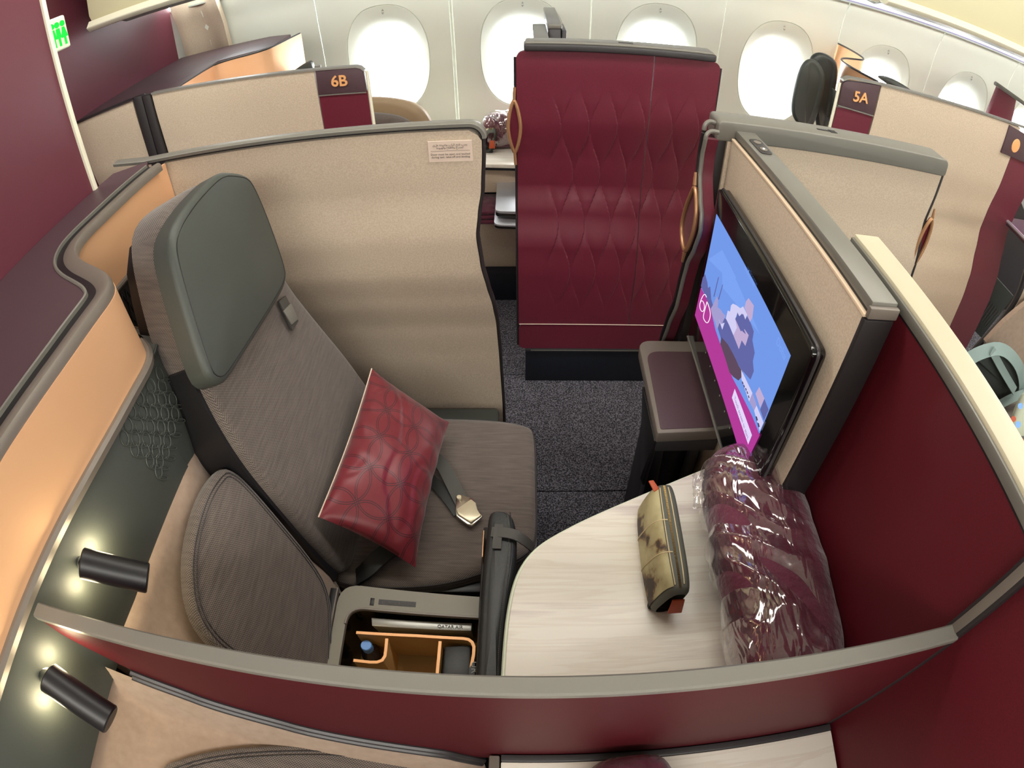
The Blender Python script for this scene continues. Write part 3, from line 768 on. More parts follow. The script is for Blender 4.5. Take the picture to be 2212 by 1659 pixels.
# 4A footwell beyond the strip: tray, screen and ribbed vent
t = thing('suite_screen', 'bright pink and blue screen glimpsed at the right edge of the photo', 'screen', (2.6, 2.2, 1.0))
slab('display', [at(2196, 385, 'x', 2.35), at(2230, 470, 'x', 2.35), at(2240, 300, 'x', 2.35), at(2212, 330, 'x', 2.35)], (.02, 0, 0), 'pink_screen', t)
slab('bezel', [at(2186, 385, 'x', 2.36), at(2228, 500, 'x', 2.36), at(2250, 280, 'x', 2.36), at(2205, 310, 'x', 2.36)], (.03, 0, 0), 'bin_grey', t)
t = thing('console_shelf', 'dark shelf with a silver front edge beyond the maroon strip at far right', 'shelf', (2.4, 2.1, .8))
slab('shelf', [at(2166, 468, 'x', 2.15), at(2225, 528, 'x', 2.15), at(2225, 528, 'x', 2.15) + V((.35, 0, .02)), at(2166, 468, 'x', 2.15) + V((.35, 0, .02))], (0, 0, -.02), 'plum', t)
obj('silver_edge', tube([at(2166, 468, 'x', 2.15), at(2225, 528, 'x', 2.15)], .009, 6), 'silver', t)
slab('back_panel', [at(2150, 430, 'y', 2.5), at(2260, 430, 'y', 2.5), at(2260, 700, 'y', 2.5), at(2100, 700, 'y', 2.5)], (0, .03, 0), 'post', t)
t = thing('footrest_box', 'dark footrest box with ribbed grey front near the right edge', 'footrest', (2.7, 2.0, 0))
F0 = [at(2124, 630, 'y', 2.02), at(2158, 672, 'y', 2.02), at(2130, 705, 'y', 2.02), at(2103, 670, 'y', 2.02)]
slab('front', [at(2140, 585, 'y', 2.06), at(2190, 640, 'y', 2.06), at(2120, 730, 'y', 2.06), at(2080, 690, 'y', 2.06)], (0, .06, 0), 'pack_dark', t, .004)
for k in range(9):
    a = F0[0].lerp(F0[1], k / 8); b_ = F0[3].lerp(F0[2], k / 8); obj('rib', tube([a, b_], .004, 6), 'trim_dark', t)

# cream shell of the suite ahead and its black border
t = thing('suite_shell', 'cream curved suite shell with black border at the right edge above the backpack', 'partition', (1.7, 1.35, 0))
cc = [at(x, y, 'y', 1.32) for x, y in ((2240, 480), (2212, 580), (2197, 632), (2160, 688), (2120, 728), (2085, 770))]
cc = chaikin(cc, 2, False)
slab('panel', cc + [V((cc[-1].x, 1.32, .02)), V((2.6, 1.32, .02)), V((2.6, 1.32, cc[0].z))], (0, -.03, 0), 'cream', t)
obj('border', tube([p + V((0, -.015, 0)) for p in cc], .013, 8), 'trim_dark', t)
slab('shell_wing', chaikin([at(2130, 740, 'y', 1.24), at(2175, 690, 'y', 1.24), at(2240, 640, 'y', 1.24)], 2, False) + [at(2260, 900, 'y', 1.24), at(2150, 880, 'y', 1.24)], (0, .02, 0), 'suede', t)
# backpack and dotted cloth
t = thing('backpack', 'dark grey backpack with sage green straps beyond the maroon wall', 'backpack', (1.65, 1.15, .3))
bo = [at(x, y, 'y', 1.16) for x, y in ((2085, 775), (2110, 752), (2155, 742), (2195, 765), (2220, 820), (2215, 880), (2170, 905), (2120, 880))]
obj('body', pad(bo, (-.55, -.6, .58), .14, .03, .02), 'pack_dark', t)
def strap(pts, wd, m='sage', n=(-.5, -.55, .65), y=1.135, name='strap', r=.006, tt=None):
    P = chaikin([at(a, b_, 'y', y) for a, b_ in pts], 2, False); nn = V(n).normalized()
    rings = []
    for i, p in enumerate(P):
        tg = (P[min(i + 1, len(P) - 1)] - P[max(i - 1, 0)]).normalized(); s = tg.cross(nn).normalized() * wd / 2
        rings.append([p - s, p - s + nn * r, p + s + nn * r, p + s])
    return obj(name, loft(rings), m, tt)
strap(((2088, 778), (2120, 760), (2165, 750), (2200, 785), (2212, 830), (2205, 862)), .045, tt=t)
strap(((2142, 757), (2165, 800), (2192, 845)), .032, y=1.125, name='carry_handle', tt=t)
strap(((2150, 880), (2180, 862), (2212, 850)), .034, y=1.12, tt=t)
t = thing('recliner_chair', 'dark seat of the suite ahead, under the backpack at the right edge', 'seat', (1.7, 1.0, 0))
box('seat_cushion', (1.38, .70, .36), (2.2, 1.24, .50), 'tweed', t, .03, 3); box('base', (1.42, .72, 0), (2.15, 1.2, .36), 'black', t)
t = thing('dotted_cloth', 'white cloth with blue, green and orange spots at the right edge', 'cloth', (1.5, .95, .5))
po = [at(x, y, 'y', .98) for x, y in ((2225, 835), (2200, 870), (2185, 920), (2186, 950), (2205, 970), (2240, 1000), (2260, 880))]
obj('cloth', pad(po, (-.55, -.6, .58), .05, .015, .01), 'sign_white', t)
for (x, y, r, m) in ((2204, 877, .010, 'cap_blue'), (2199, 917, .011, 'cap_blue'), (2194, 943, .009, 'sage'), (2189, 905, .010, 'orange_tab'), (2210, 958, .014, 'orange_tab')):
    c = onp(x, y, po[0] + V((-.55, -.6, .58)).normalized() * .012, (-.55, -.6, .58)); nn = V((-.55, -.6, .58)).normalized(); a = nn.cross(V((0, 0, 1))).normalized(); b_ = nn.cross(a)
    slab('spot', [c + (a * math.cos(k * PI / 6) + b_ * math.sin(k * PI / 6)) * r for k in range(12)], nn * .002, m, t)

# ------------------------------------------------------------------ near side of the aisle: housing, door leaf, 5D door
t = thing('door_housing', 'grey-capped door housing at the aisle end of the screen wall', 'housing', (.5, 1.33, 0))
def capbox(x0, x1, y0, y1, z0, z1, parent, name='cap', m='trim'):
    pts = roundc([V((x0, y0, z0)), V((x1, y0, z0)), V((x1, y0, z1)), V((x0, y0, z1))], [.004, .01, .022, .012], 4)
    return slab(name, pts, (0, y1 - y0, 0), m, parent, .007, 3)
capbox(.452, 1.168, YA - .008, YA + .075, 1.252, 1.303, t)
obj('latch_slot', merge(bbox((.735, YA + .030, 1.3022), (.775, YA + .038, 1.3042)), bbox((.772, YA + .024, 1.3022), (.792, YA + .044, 1.3042))), 'black', t)
box('post', (.456, YA - .002, 0), (.480, YA + .06, 1.253), 'post', t, .004)
box('filler_panel', (.481, YA - .006, 0), (.5, YA + .02, 1.253), 'cream', t, .002)
t = thing('sliding_door', 'retracted maroon sliding door edge with grey rails and a copper oval pull', 'door', (.42, 1.33, 0))
RZ = [(1.263, 1.279), (1.214, 1.288), (1.159, 1.28), (1.114, 1.25), (1.082, 1.217), (1.045, 1.206), (.982, 1.227), (.918, 1.261), (.849, 1.273), (.771, 1.281), (.661, 1.323), (.573, 1.349), (.4, 1.36), (.12, 1.36)]
def ry(z):
    pts = sorted(RZ); return interp(z, [(a, b_ * .5 + .5 * (YA - .0 + 0 * a) + .012 if False else b_) for a, b_ in pts])
zz = [.12 + 1.135 * k / 60 for k in range(61)]
def rail(x, dy, r, z0=.12, z1=1.258): return tube([V((x, ry(z) + dy, z)) for z in [z0 + (z1 - z0) * k / 60 for k in range(61)]], r, 8)
obj('rail', rail(.420, 0, .0055), 'trim', t)
obj('rail', rail(.424, .034, .006, .12, 1.27), 'post', t)
rings = []
obj('leaf', loft([[V((.425, ry(z) + .006, z)), V((.455, ry(z) + .006, z)), V((.455, ry(z) + .022, z)), V((.425, ry(z) + .022, z))] for z in zz]), 'maroon', t)
obj('leaf_cap', merge(tube(chaikin([V((.424, ry(1.258) + .034, 1.262)), V((.424, ry(1.258) + .034, 1.284)), V((.436, 1.318, 1.292)), V((.452, 1.318, 1.288))], 2, False), .006, 8), tube(chaikin([V((.420, ry(1.25), 1.25)), V((.420, ry(1.258), 1.270)), V((.432, 1.285, 1.278)), V((.452, 1.285, 1.276))], 2, False), .0055, 8)), 'trim', t)
hp = [at(x, y, 'x', .412) for x, y in ((1501, 400), (1504, 420), (1505, 450), (1503, 475), (1497, 505), (1488, 530), (1480, 545), (1475, 530), (1472, 500), (1474, 475), (1482, 445), (1492, 420))]
obj('pull', tube(chaikin(hp, 2), .0056, 8, True), 'rose_gold', t)
obj('pull_tip', merge(tube([at(1501, 400, 'x', .412), at(1503, 372, 'x', .412)], [.006, .004], 6), tube([at(1479, 545, 'x', .412), at(1474, 565, 'x', .412)], [.006, .004], 6)), 'rose_gold', t)
slab('pull_recess', [p + V((.004, .0, 0)) for p in chaikin(hp, 2)], (.004, 0, 0), 'maroon', t)
t = thing('suite_door', 'cream sliding door of the next suite seen from inside, with copper pull on its right edge', 'door', (.85, 1.33, 0))
def f5(u, v):
    z = .05 + 1.203 * v; x1 = interp(z, [(0, 1.17), (.85, 1.175), (.95, 1.168), (1.1, 1.150), (1.2, 1.160), (1.26, 1.163)])
    return V((.500 + (x1 - .500) * u, YA + prof(z) * .6 + .004, z))
obj('panel', grid(f5, 20, 80, (0, .02, 0)), 'cream', t)
obj('edge_trim', tube([f5(1, v / 50) + V((.006, .008, 0)) for v in range(51)], .008, 8), 'post', t)
hp = [at(x, y, 'y', YA - .005) for x, y in ((2015, 468), (2012, 492), (2003, 520), (1990, 548), (1975, 572), (1971, 565), (1977, 540), (1988, 512), (2001, 486))]
obj('pull', merge(tube(chaikin(hp, 2), .0058, 8, True), tube([at(1973, 570, 'y', YA - .005), at(1963, 600, 'y', YA - .005)], [.006, .003], 6), tube([at(2015, 470, 'y', YA - .005), at(2019, 452, 'y', YA - .005)], [.006, .003], 6)), 'rose_gold', t)
slab('pull_recess', [p + V((0, .004, 0)) for p in chaikin(hp, 2)], (0, .006, 0), 'maroon_red', t)

# ------------------------------------------------------------------ screen wall
t = thing('screen_wall', 'cream wall with grey cap and black end post that carries the screen', 'partition', (.52, .95, 0))
box('panel', (.490, .604, .0), (.515, 1.29, 1.256), 'cream', t, .001)
box('edge_line', (.4885, .600, 1.256), (.497, 1.29, 1.262), 'cream_edge', t, .001)
box('core', (.515, .606, .0), (.546, 1.29, 1.256), 'trim_dark', t)
box('cap', (.4975, .602, 1.2605), (.5475, 1.292, 1.283), 'trim', t, .003, 2)
box('cap_groove', (.4965, .604, 1.2565), (.500, 1.29, 1.265), 'black', t)
box('end_post', (.490, .594, .0), (.547, .606, 1.255), 'post', t, .0025)
box('end_cap', (.492, .592, 1.258), (.5478, .602, 1.2775), 'rim', t, .002)
bt = slab('button_plate', rrect(.523, 1.19, .015, .045, .012, 1.2832, 5), (0, 0, .0022), 'trim_dark', t, .0008)
for yy in (1.212, 1.17): obj('button', prism([V((.523 + .009 * math.cos(a), yy + .011 * math.sin(a), 1.2854)) for a in [k * PI / 8 for k in range(16)]], (0, 0, .0015), .0004, 1), 'rim', bt)
obj('indicator', prism([V((.523 + .0025 * math.cos(a), 1.17 + .003 * math.sin(a), 1.2870)) for a in [k * PI / 4 for k in range(8)]], (0, 0, .0006)), 'led_white', bt)

# monitor, screen facing the seat (-x)
XM = .447
t = thing('monitor', 'large black seat monitor showing a skyline picture and 6D', 'monitor', (.46, .93, .97))
sc_px = [(1547, 463), (1709, 770), (1612, 995), (1500, 692)]
bz_px = [(1548, 418), (1757, 757), (1620, 1012), (1478, 722)]
def mon(y, z): return V((XM, y, z))
Y0, Y1, Z0, Z1 = .628, 1.215, .712, 1.162
o = [V((XM, Y0, Z0)), V((XM, Y1, Z0)), V((XM, Y1, Z1)), V((XM, Y0, Z1))]
slab('housing', roundc(o, .016, 5), (.028, 0, 0), 'gloss_black', t, .004, 3)
obj('frame_edge', tube([p + V((.012, 0, 0)) for p in roundc([V((XM, Y0 - .002, Z0)), V((XM, Y1, Z0 - .002)), V((XM, Y1 + .002, Z1)), V((XM, Y0, Z1 + .002))], .018, 5)], .0035, 6, True), 'trim_dark', t)
sp = [at(x, y, 'x', XM - .001) for x, y in sc_px]
SY0 = sum(p.y for p in (sp[1], sp[2])) / 2; SY1 = sum(p.y for p in (sp[0], sp[3])) / 2; SZ0 = sum(p.z for p in (sp[2], sp[3])) / 2; SZ1 = sum(p.z for p in (sp[0], sp[1])) / 2
print('SCREEN', SY0, SY1, SZ0, SZ1)
def spt(u, v, d=0):      # u 0..1 from the viewer's left (far) to right (near), v 0..1 upwards
    return V((XM - .001 - d, SY1 + (SY0 - SY1) * u, SZ0 + (SZ1 - SZ0) * v))
sky = emis('screen_sky', (110, 146, 222), .72)
scr = slab('screen', [spt(0, 0), spt(1, 0), spt(1, 1), spt(0, 1)], (.002, 0, 0), 'screen_sky', t)
pal = {'scr_magenta': (172, 58, 146), 'scr_white': (204, 200, 236), 'scr_pink': (186, 166, 204), 'scr_pale': (160, 152, 200), 'scr_shade': (96, 100, 160), 'scr_dark': (66, 60, 100), 'scr_brown': (92, 72, 92),
       'scr_cloud': (120, 158, 234), 'scr_button': (220, 208, 242), 'scr_text': (250, 240, 250), 'scr_ink': (176, 140, 196)}
for k, c in pal.items(): emis(k, c, .70)
def patch(name, pts, m, d):
    P = [at(a, b_, 'x', XM - .001 - d) for a, b_ in pts]
    if name == 'stripe': P += [spt(1, 0, d), spt(0, 0, d)]
    return slab(name, P, (.0003, 0, 0), m, scr, smooth=0)
patch('cloud', [(1530, 560), (1560, 540), (1590, 600), (1560, 620), (1600, 650), (1640, 720), (1600, 640), (1570, 600)], 'scr_cloud', .0006)
patch('far_towers', [(1514, 618), (1518, 600), (1523, 592), (1528, 611), (1529, 622), (1534, 619), (1536, 646), (1540, 660), (1536, 668)], 'scr_shade', .0007)
patch('minaret', [(1541, 641), (1543, 641), (1553, 598), (1551, 600)], 'scr_shade', .0008)
patch('minaret', [(1551, 647), (1553, 647), (1562, 614), (1560, 616)], 'scr_shade', .0008)
patch('museum_shade', [(1540, 676), (1565, 688), (1585, 690), (1606, 672), (1614, 684), (1621, 697), (1628, 716), (1625, 735), (1630, 762), (1626, 780), (1628, 802), (1621, 820), (1602, 799), (1575, 762), (1557, 730)], 'scr_shade', .0010)
patch('fountain', [(1548, 640), (1551, 648), (1550, 664), (1556, 668), (1561, 676), (1567, 682), (1562, 694), (1559, 702), (1554, 698), (1549, 712), (1545, 696), (1540, 684), (1534, 669), (1540, 659)], 'scr_pale', .0012)
patch('boat', [(1553, 690), (1557, 700), (1565, 697), (1560, 712)], 'scr_white', .0014)
patch('museum_face', [(1583, 656), (1590, 659), (1599, 666), (1605, 662), (1614, 680), (1609, 692), (1603, 677), (1597, 683), (1593, 675), (1588, 689), (1592, 708), (1584, 724), (1575, 702), (1568, 688), (1572, 671), (1577, 673), (1579, 660)], 'scr_white', .0014)
patch('museum_wall', [(1588, 689), (1600, 716), (1608, 711), (1617, 724), (1610, 747), (1602, 735), (1596, 754), (1584, 724), (1592, 708)], 'scr_pink', .0016)
patch('museum_notch', [(1593, 675), (1611, 722), (1604, 716), (1590, 691)], 'scr_shade', .0018)
patch('museum_notch', [(1605, 678), (1610, 691), (1612, 706), (1601, 690)], 'scr_shade', .0018)
patch('tower', [(1617, 644), (1628, 660), (1625, 686), (1620, 695), (1614, 680), (1608, 664), (1612, 650)], 'scr_pink', .0012)
patch('trees', [(1558, 728), (1572, 744), (1582, 762), (1590, 778), (1595, 790), (1604, 803), (1602, 814), (1595, 822), (1584, 814), (1576, 805), (1566, 772), (1556, 743)], 'scr_brown', .0018)
patch('stripe', [(1514, 621), (1526, 645), (1534, 664), (1545, 712), (1557, 747), (1582, 816), (1600, 850), (1625, 900), (1641, 940)], 'scr_magenta', .0015)
patch('arcade', [(1601, 799), (1625, 849), (1618, 867), (1602, 820)], 'scr_white', .0020)
for x, y in ((1604, 827), (1607, 834), (1611, 841), (1614, 848), (1617, 857)): patch('arch', [(x - 1.5, y - 3), (x + .5, y - 2.5), (x + 2, y + 2.5), (x, y + 3)], 'scr_dark', .0022)
patch('dome_house', [(1640, 836), (1651, 861), (1642, 881), (1632, 850)], 'scr_pink', .0018)
patch('side_house', [(1625, 849), (1634, 874), (1629, 887), (1618, 866)], 'scr_pale', .0018)
patch('dark_house', [(1651, 862), (1660, 885), (1650, 908), (1642, 885)], 'scr_shade', .0018)
patch('gate', [(1634, 876), (1649, 913), (1641, 931), (1629, 887)], 'scr_white', .0020)
for x, y in ((1634, 904), (1638, 918)): patch('arch', [(x - 2, y - 5), (x + 1, y - 4), (x + 3, y + 4), (x, y + 5)], 'scr_dark', .0022)
patch('button', [(1587, 840), (1624, 940), (1616, 960), (1581, 859)], 'scr_button', .0022)
bc_ = at(1599, 889, 'x', XM - .0035)
lettering('button_text', 'Touch screen to start', bc_ + V((0, -.012, -.008)), (0, -1, 0), (0, 0, 1), .013, 'scr_ink', scr, .0002)
lettering('banner_text', 'Doha', at(1685, 760, 'x', XM - .0035), (0, -1, 0), (0, 0, 1), .022, 'scr_cloud', scr, .0002)
lettering('banner_text', 'welcome', at(1618, 600, 'x', XM - .0035), (0, -1, 0), (0, 0, 1), .018, 'scr_cloud', scr, .0002)
def stroke(px): return tube(chaikin([at(a, b_, 'x', XM - .0042) for a, b_ in px], 2, False), .0010, 5)
obj('suite_code', merge(stroke([(1526, 642), (1524, 636), (1520, 636), (1514, 648), (1511, 660), (1513, 669), (1517, 674), (1521, 670), (1522, 660), (1519, 651), (1515, 649), (1512, 656)]),
    stroke([(1527, 652), (1524, 664), (1519, 682), (1520, 690), (1527, 699), (1532, 693), (1535, 680), (1533, 668), (1530, 658), (1527, 652)])), 'scr_text', scr, label='thin white 6D')
# touch bar under the screen
for k in range(8): obj('touch_key', prism([V((XM - .0006, 1.06 - .05 * k + .0022 * math.cos(a), .785 + .0022 * math.sin(a))) for a in [j * PI / 4 for j in range(8)]], (.0005, 0, 0)), 'bin_grey', t)
obj('lower_lip', bbox((XM - .003, Y0, Z0 - .002), (XM + .004, Y1, Z0 + .0008)), 'trim', t)
obj('mount', bbox((XM + .026, .80, .85), (.4905, 1.05, 1.07), .004), 'black', t)

# ------------------------------------------------------------------ side table below the monitor
t = thing('side_table', 'dark plum side table on black legs beneath the far end of the monitor', 'table', (.4, 1.05, 0))
ZS = .650
def ssl(px): return [at(x, y, 'z', ZS) for x, y in px]
topo = ssl([(1420, 936), (1383, 752), (1400, 742)]) ; a0 = topo[0]; a1 = topo[1]
plan = [V((a0.x, a0.y, ZS)), V((.489, a0.y + .006, ZS)), V((.489, a1.y + .035, ZS)), V((a1.x - .002, a1.y + .035, ZS))]
slab('tabletop', roundc(plan, [.006, .01, .01, .04], 6), (0, 0, -.035), 'rim', t, .004, 2)
slab('inlay', roundc([plan[0] + V((.010, .012, .0003)), plan[1] + V((0, .012, .0003)), plan[2] + V((0, -.05, .0003)), plan[3] + V((.016, -.05, .0003))], [.006, .01, .01, .04], 6), (0, 0, .0015), 'plum', t, .0006)
box('apron', (a0.x + .006, a0.y + .004, ZS - .075), (.489, a0.y + .016, ZS - .034), 'trim_dark', t, .003)
slab('leg', [V((a0.x + .004, a0.y + .01, ZS - .03)), V((a0.x + .03, a0.y + .01, ZS - .03)), V((a0.x + .07, a0.y + .03, 0)), V((a0.x + .02, a0.y + .03, 0))], (0, .04, 0), 'black', t, .003)
slab('side_bracket', [V((a0.x - .004, 1.12, ZS - .04)), V((a0.x - .010, 1.0, ZS - .15)), V((a0.x - .010, .93, ZS - .20)), V((a0.x - .004, .92, ZS - .22)), V((a0.x, .925, ZS - .04))], (.012, 0, 0), 'black', t, .003)
box('cabinet', (a0.x + .03, 1.0, 0.0), (.489, 1.17, ZS - .036), 'black', t, .004)
box('strut', (.44, .96, .0), (.47, .985, ZS - .036), 'trim_dark', t, .006)

# ------------------------------------------------------------------ maroon partition right
t = thing('side_partition', 'long maroon partition with pale cap running down the right side', 'partition', (.58, .1, 0))
box('panel', (.562, -.9, 0), (.605, .795, 1.262), 'maroon_red', t, .002)
box('cap', (.566, -.9, 1.268), (.620, .803, 1.286), 'trim_light', t, .004, 2)
box('groove', (.561, -.9, 1.259), (.604, .800, 1.268), 'black', t)
box('cap_lip', (.5595, -.9, 1.262), (.566, .800, 1.280), 'trim', t, .002)
t = thing('corner_post', 'black vertical joint post where the maroon divider meets the side partition', 'post', (.55, .18, 0))
box('post', (.548, .166, .2), (.563, .192, 1.284), 'post', t, .003); box('face', (.5465, .172, 1.09), (.549, .186, 1.282), 'rim', t, .001)

# ------------------------------------------------------------------ divider between the two middle seats
t = thing('middle_divider', 'low maroon divider with grey cap crossing the foreground between two seats', 'divider', (0, .175, 0))
def dl(z):      # its left outline
    return interp(z, [(.6, -.05), (.70, -.12), (.80, -.36), (.88, -.50), (.95, -.60), (1.04, -.665), (1.09, -.672)])
def fd(u, v):
    z = .64 + .448 * v; a = dl(z); return V((a + (.552 - a) * u, .167, z))
obj('panel', grid(fd, 30, 40, (0, .014, 0)), 'divider_maroon', t)
obj('cap', sweep([V((-.668, .175, 1.088)), V((-.60, .175, 1.088)), V((.550, .175, 1.088))], [(-.0115, -.002), (.0115, -.002), (.0115, .008), (.009, .0105), (-.009, .0105), (-.0115, .008)]), 'trim', t)
lp = [V((dl(z), .164, z)) for z in [.63 + .31 * k / 24 for k in range(25)]]
obj('lower_rail', merge(tube([p + V((0, 0, -.004)) for p in lp], .006, 8), tube([p + V((-.004, -.004, -.018)) for p in lp], .006, 8)), 'trim_dark', t)

# ------------------------------------------------------------------ console: ledge, copper liner, leather band
ZL = 1.272
inner = [V((-.690, -.75, ZL)), V((-.692, .0, ZL)), V((-.694, .25, ZL))] + [V((p.x, p.y, ZL)) for p in (at(x, y, 'z', ZL) for x, y in ((120, 790), (200, 678), (236, 630), (244, 606), (232, 588), (210, 576), (178, 562), (164, 546), (166, 528), (182, 504), (240, 449), (300, 393), (348, 354)))]
inner = chaikin(inner, 2, False)
t = thing('seat_console', 'sweeping left console with plum ledge, copper liner and embossed dark leather band', 'console', (-.9, .3, 0))
led = [V((-1.098, -.75, ZL)), V((-1.098, 1.15, ZL)), V((-1.10, 1.25, ZL)), V((-1.0, 1.29, ZL))]
off = []
for i, p in enumerate(inner):
    tg = (inner[min(i + 1, len(inner) - 1)] - inner[max(i - 1, 0)]).normalized(); off.append(p + V((-tg.y, tg.x, 0)) * .052)
slab('ledge', led + off[::-1], (0, 0, -.02), 'plum', t)
obj('rim_groove', sweep(inner, [(-.054, -.012), (-.030, -.012), (-.030, -.004), (-.054, -.004)]), 'black', t)
obj('outer_rim', sweep(inner, [(-.057, -.01), (-.050, -.01), (-.050, .003), (-.054, .004), (-.057, .002)]), 'trim', t)
obj('rim', sweep(inner, [(-.034, -.018), (.0, -.018), (.0, -.003), (-.004, .003), (-.012, .0045), (-.030, -.001), (-.034, -.004)]), 'rim', t)
def ribbon(path, z0, z1, side=.008):
    return loft([[p + V((0, 0, z0(p) if callable(z0) else z0)), p + V((0, 0, z1)), p + V((-side, -side * .2, z1)), p + V((-side, -side * .2, z0(p) if callable(z0) else z0))] for p in path])
obj('copper_liner', ribbon([V((p.x + .002, p.y, 0)) for p in inner if p.y < .80], 1.108, ZL - .016), 'copper', t)
obj('liner_trim', sweep([V((p.x, p.y, 1.106)) for p in inner if p.y < .74 and p.x > -.75], [(-.006, -.012), (.012, -.012), (.014, .0), (.009, .006), (-.006, .006)]), 'rim', t)
obj('copper_liner', loft([[V((-.945, y, 1.10)), V((-.945, y, ZL - .016)), V((-.953, y, ZL - .016)), V((-.953, y, 1.10))] for y in (.78, .95, 1.1, 1.292)]), 'copper', t)
obj('liner_trim', tube([V((-.940, .82, 1.100)), V((-.940, 1.29, 1.094))], .007, 8), 'rim', t)
box('net_pocket', (-.955, .76, .93), (-.940, 1.28, 1.092), 'black', t)
box('lower_panel', (-.958, .72, .50), (-.932, 1.28, .925), 'pocket_brown', t, .004)
# fine net
nb = []
for k in range(22): nb.append(tube([V((-.938, .80 + .02 * k, .94)), V((-.938, .84 + .02 * k, 1.08))], .0012, 4))
for k in range(22): nb.append(tube([V((-.938, .84 + .02 * k, .94)), V((-.938, .80 + .02 * k, 1.08))], .0012, 4))
nn_ = obj('pocket_net', merge(*nb), 'trim_dark', t); nn_['kind'] = 'stuff'
# leather band following the same plan, wrapping round the far corner
band = [V((-.690, -.75, 0)), V((-.690, .20, 0)), V((-.688, .58, 0)), V((-.700, .765, 0)), V((-.84, .80, 0))]
band = roundc(band, [0, 0, .03, .10, 0], 10, False)
def bandsec(p, s):     # s 0 top .. 1 bottom
    z = 1.096 - .206 * s; dx = .012 * math.sin(s * PI) + .034 * s
    return V((p.x + dx * (1 if p.y < .72 else .6), p.y - (.03 * s if p.y > .6 else 0), z))
obj('leather_band', loft([[bandsec(p, k / 8) for k in range(9)] + [V((p.x - .02, p.y - .01, .89)), V((p.x - .02, p.y - .01, 1.096))] for p in band]), 'leather', t)
obj('piping', tube([bandsec(p, .02) + V((.002, 0, .002)) for p in band], .0035, 7), 'leather_dark', t)
# black core below, down to the floor
box('base', (-1.09, -.75, .0), (-.72, .58, 1.09), 'post', t)
box('rear_base', (-1.09, .72, .0), (-.96, 1.25, 1.25), 'post', t)
# embossed interlocking loops
def band_at(y, z):
    s = (1.096 - z) / .206; x = -.688 + .012 * math.sin(s * PI) + .034 * s
    if y > .66: x -= ((y - .66) / .10) ** 2 * .055
    return x
em = []
rows = [(348, 808, 1), (338, 834, 2), (330, 862, 3.6), (322, 891, 4.6), (313, 921, 5), (303, 949, 4.6), (308, 972, 3.8), (314, 994, 2.5), (320, 1016, 1)]
for ri, (cx_, cy_, n_) in enumerate(rows):
    m_ = int(round(n_))
    for k in range(m_):
        x_ = cx_ + (k - (m_ - 1) / 2) * 18.5 + (4 if ri > 1 else 0); y_ = cy_ + (k - (m_ - 1) / 2) * 1.5
        for rx_, ry_, dx_ in ((6.5, 16, 0), (9, 4.5, 9)):
            P = []
            for j in range(16):
                a = 2 * PI * j / 16; p = at(x_ + dx_ + rx_ * math.cos(a), y_ + ry_ * math.sin(a) + (14 if dx_ else 0), 'x', -.676)
                P.append(V((band_at(p.y, p.z) + .0012, p.y, p.z)))
            em.append(tube(P, .0011, 4, True))
e_ = obj('embossed_pattern', merge(*em), 'leather', t, label='interlocking loops embossed in the leather band'); e_['kind'] = 'stuff'

# lamps
def lamp(y0, px0, px1, slot, label, flip=1):
    b0 = at(*px0, 'x', -.668); t = thing('reading_lamp', label, 'lamp', b0)
    e0 = at(*px0, 'x', -.640); e1 = at(*px1, 'x', -.560); ax = (e1 - e0).normalized(); e1 = e0 + ax * .108
    # recessed slot plate
    s0, s1 = at(*slot[0], 'x', -.674), at(*slot[1], 'x', -.674)
    d = (s1 - s0).normalized(); nrm = V((.97, 0, .12)).normalized(); c = d.cross(nrm).normalized(); L = []
    R = .017
    for k in range(13): a = PI * k / 12; L.append(s1 + d * math.sin(a) * R + c * math.cos(a) * R)
    for k in range(13): a = PI * k / 12; L.append(s0 - d * math.sin(a) * R - c * math.cos(a) * R)
    obj('slot_rim', tube(L, .0022, 6, True), 'rim', t)
    slab('slot_plate', L, nrm * .001, 'trim_dark', t)
    obj('mount', tube([s0 - nrm * .004, e0 + ax * .008], .013, 12), 'gloss_black', t)
    N = 28
    b = bmesh.new()
    obj('head', tube([e0, e0 + ax * .002, e1 - ax * .002, e1], [.0215, .024, .0235, .0215], 28), 'black', t)
    obj('end_cap', tube([e0 - ax * .0005, e0 + ax * .004], .0195, 24), 'trim_dark', t)
    g = s0 + nrm * .003 + d * .006
    obj('glow_ring', tube([s0 + nrm * .003 + (d * math.cos(2 * PI * k / 16) + c * math.sin(2 * PI * k / 16)) * .0145 for k in range(16)], .0018, 6, True), 'lamp_glow', t)
    pl_ = bpy.data.lights.new('lamp_bulb', 'POINT'); pl_.energy = .36; pl_.color = (1, .84, .52); pl_.shadow_soft_size = .02
    lo = bpy.data.objects.new('lamp_bulb', pl_); lo.location = (s0 + nrm * .030 + d * .034) - b0; lo.parent = t; COL.objects.link(lo)
    pl_ = bpy.data.lights.new('lamp_bulb', 'POINT'); pl_.energy = .28; pl_.color = (1, .84, .52); pl_.shadow_soft_size = .02
    lo = bpy.data.objects.new('lamp_bulb', pl_); lo.location = (s0 + nrm * .026 - d * .036) - b0; lo.parent = t; COL.objects.link(lo)
    m1 = s0.lerp(s1, .62)
    obj('button', tube([m1, m1 + nrm * .003], .006, 12), 'led', t)
    obj('switch', tube([s1 - nrm * .001, s1 + nrm * .004], [.007, .005], 12), 'chrome', t)
    return t
lamp(.2, (176, 1216), (306, 1246), ((182, 1218), (222, 1120)), 'black cylindrical reading lamp glowing above the wing cushion')
lamp(.05, (103, 1462), (222, 1544), ((100, 1462), (86, 1585)), 'black cylindrical reading lamp glowing at the bottom left corner')

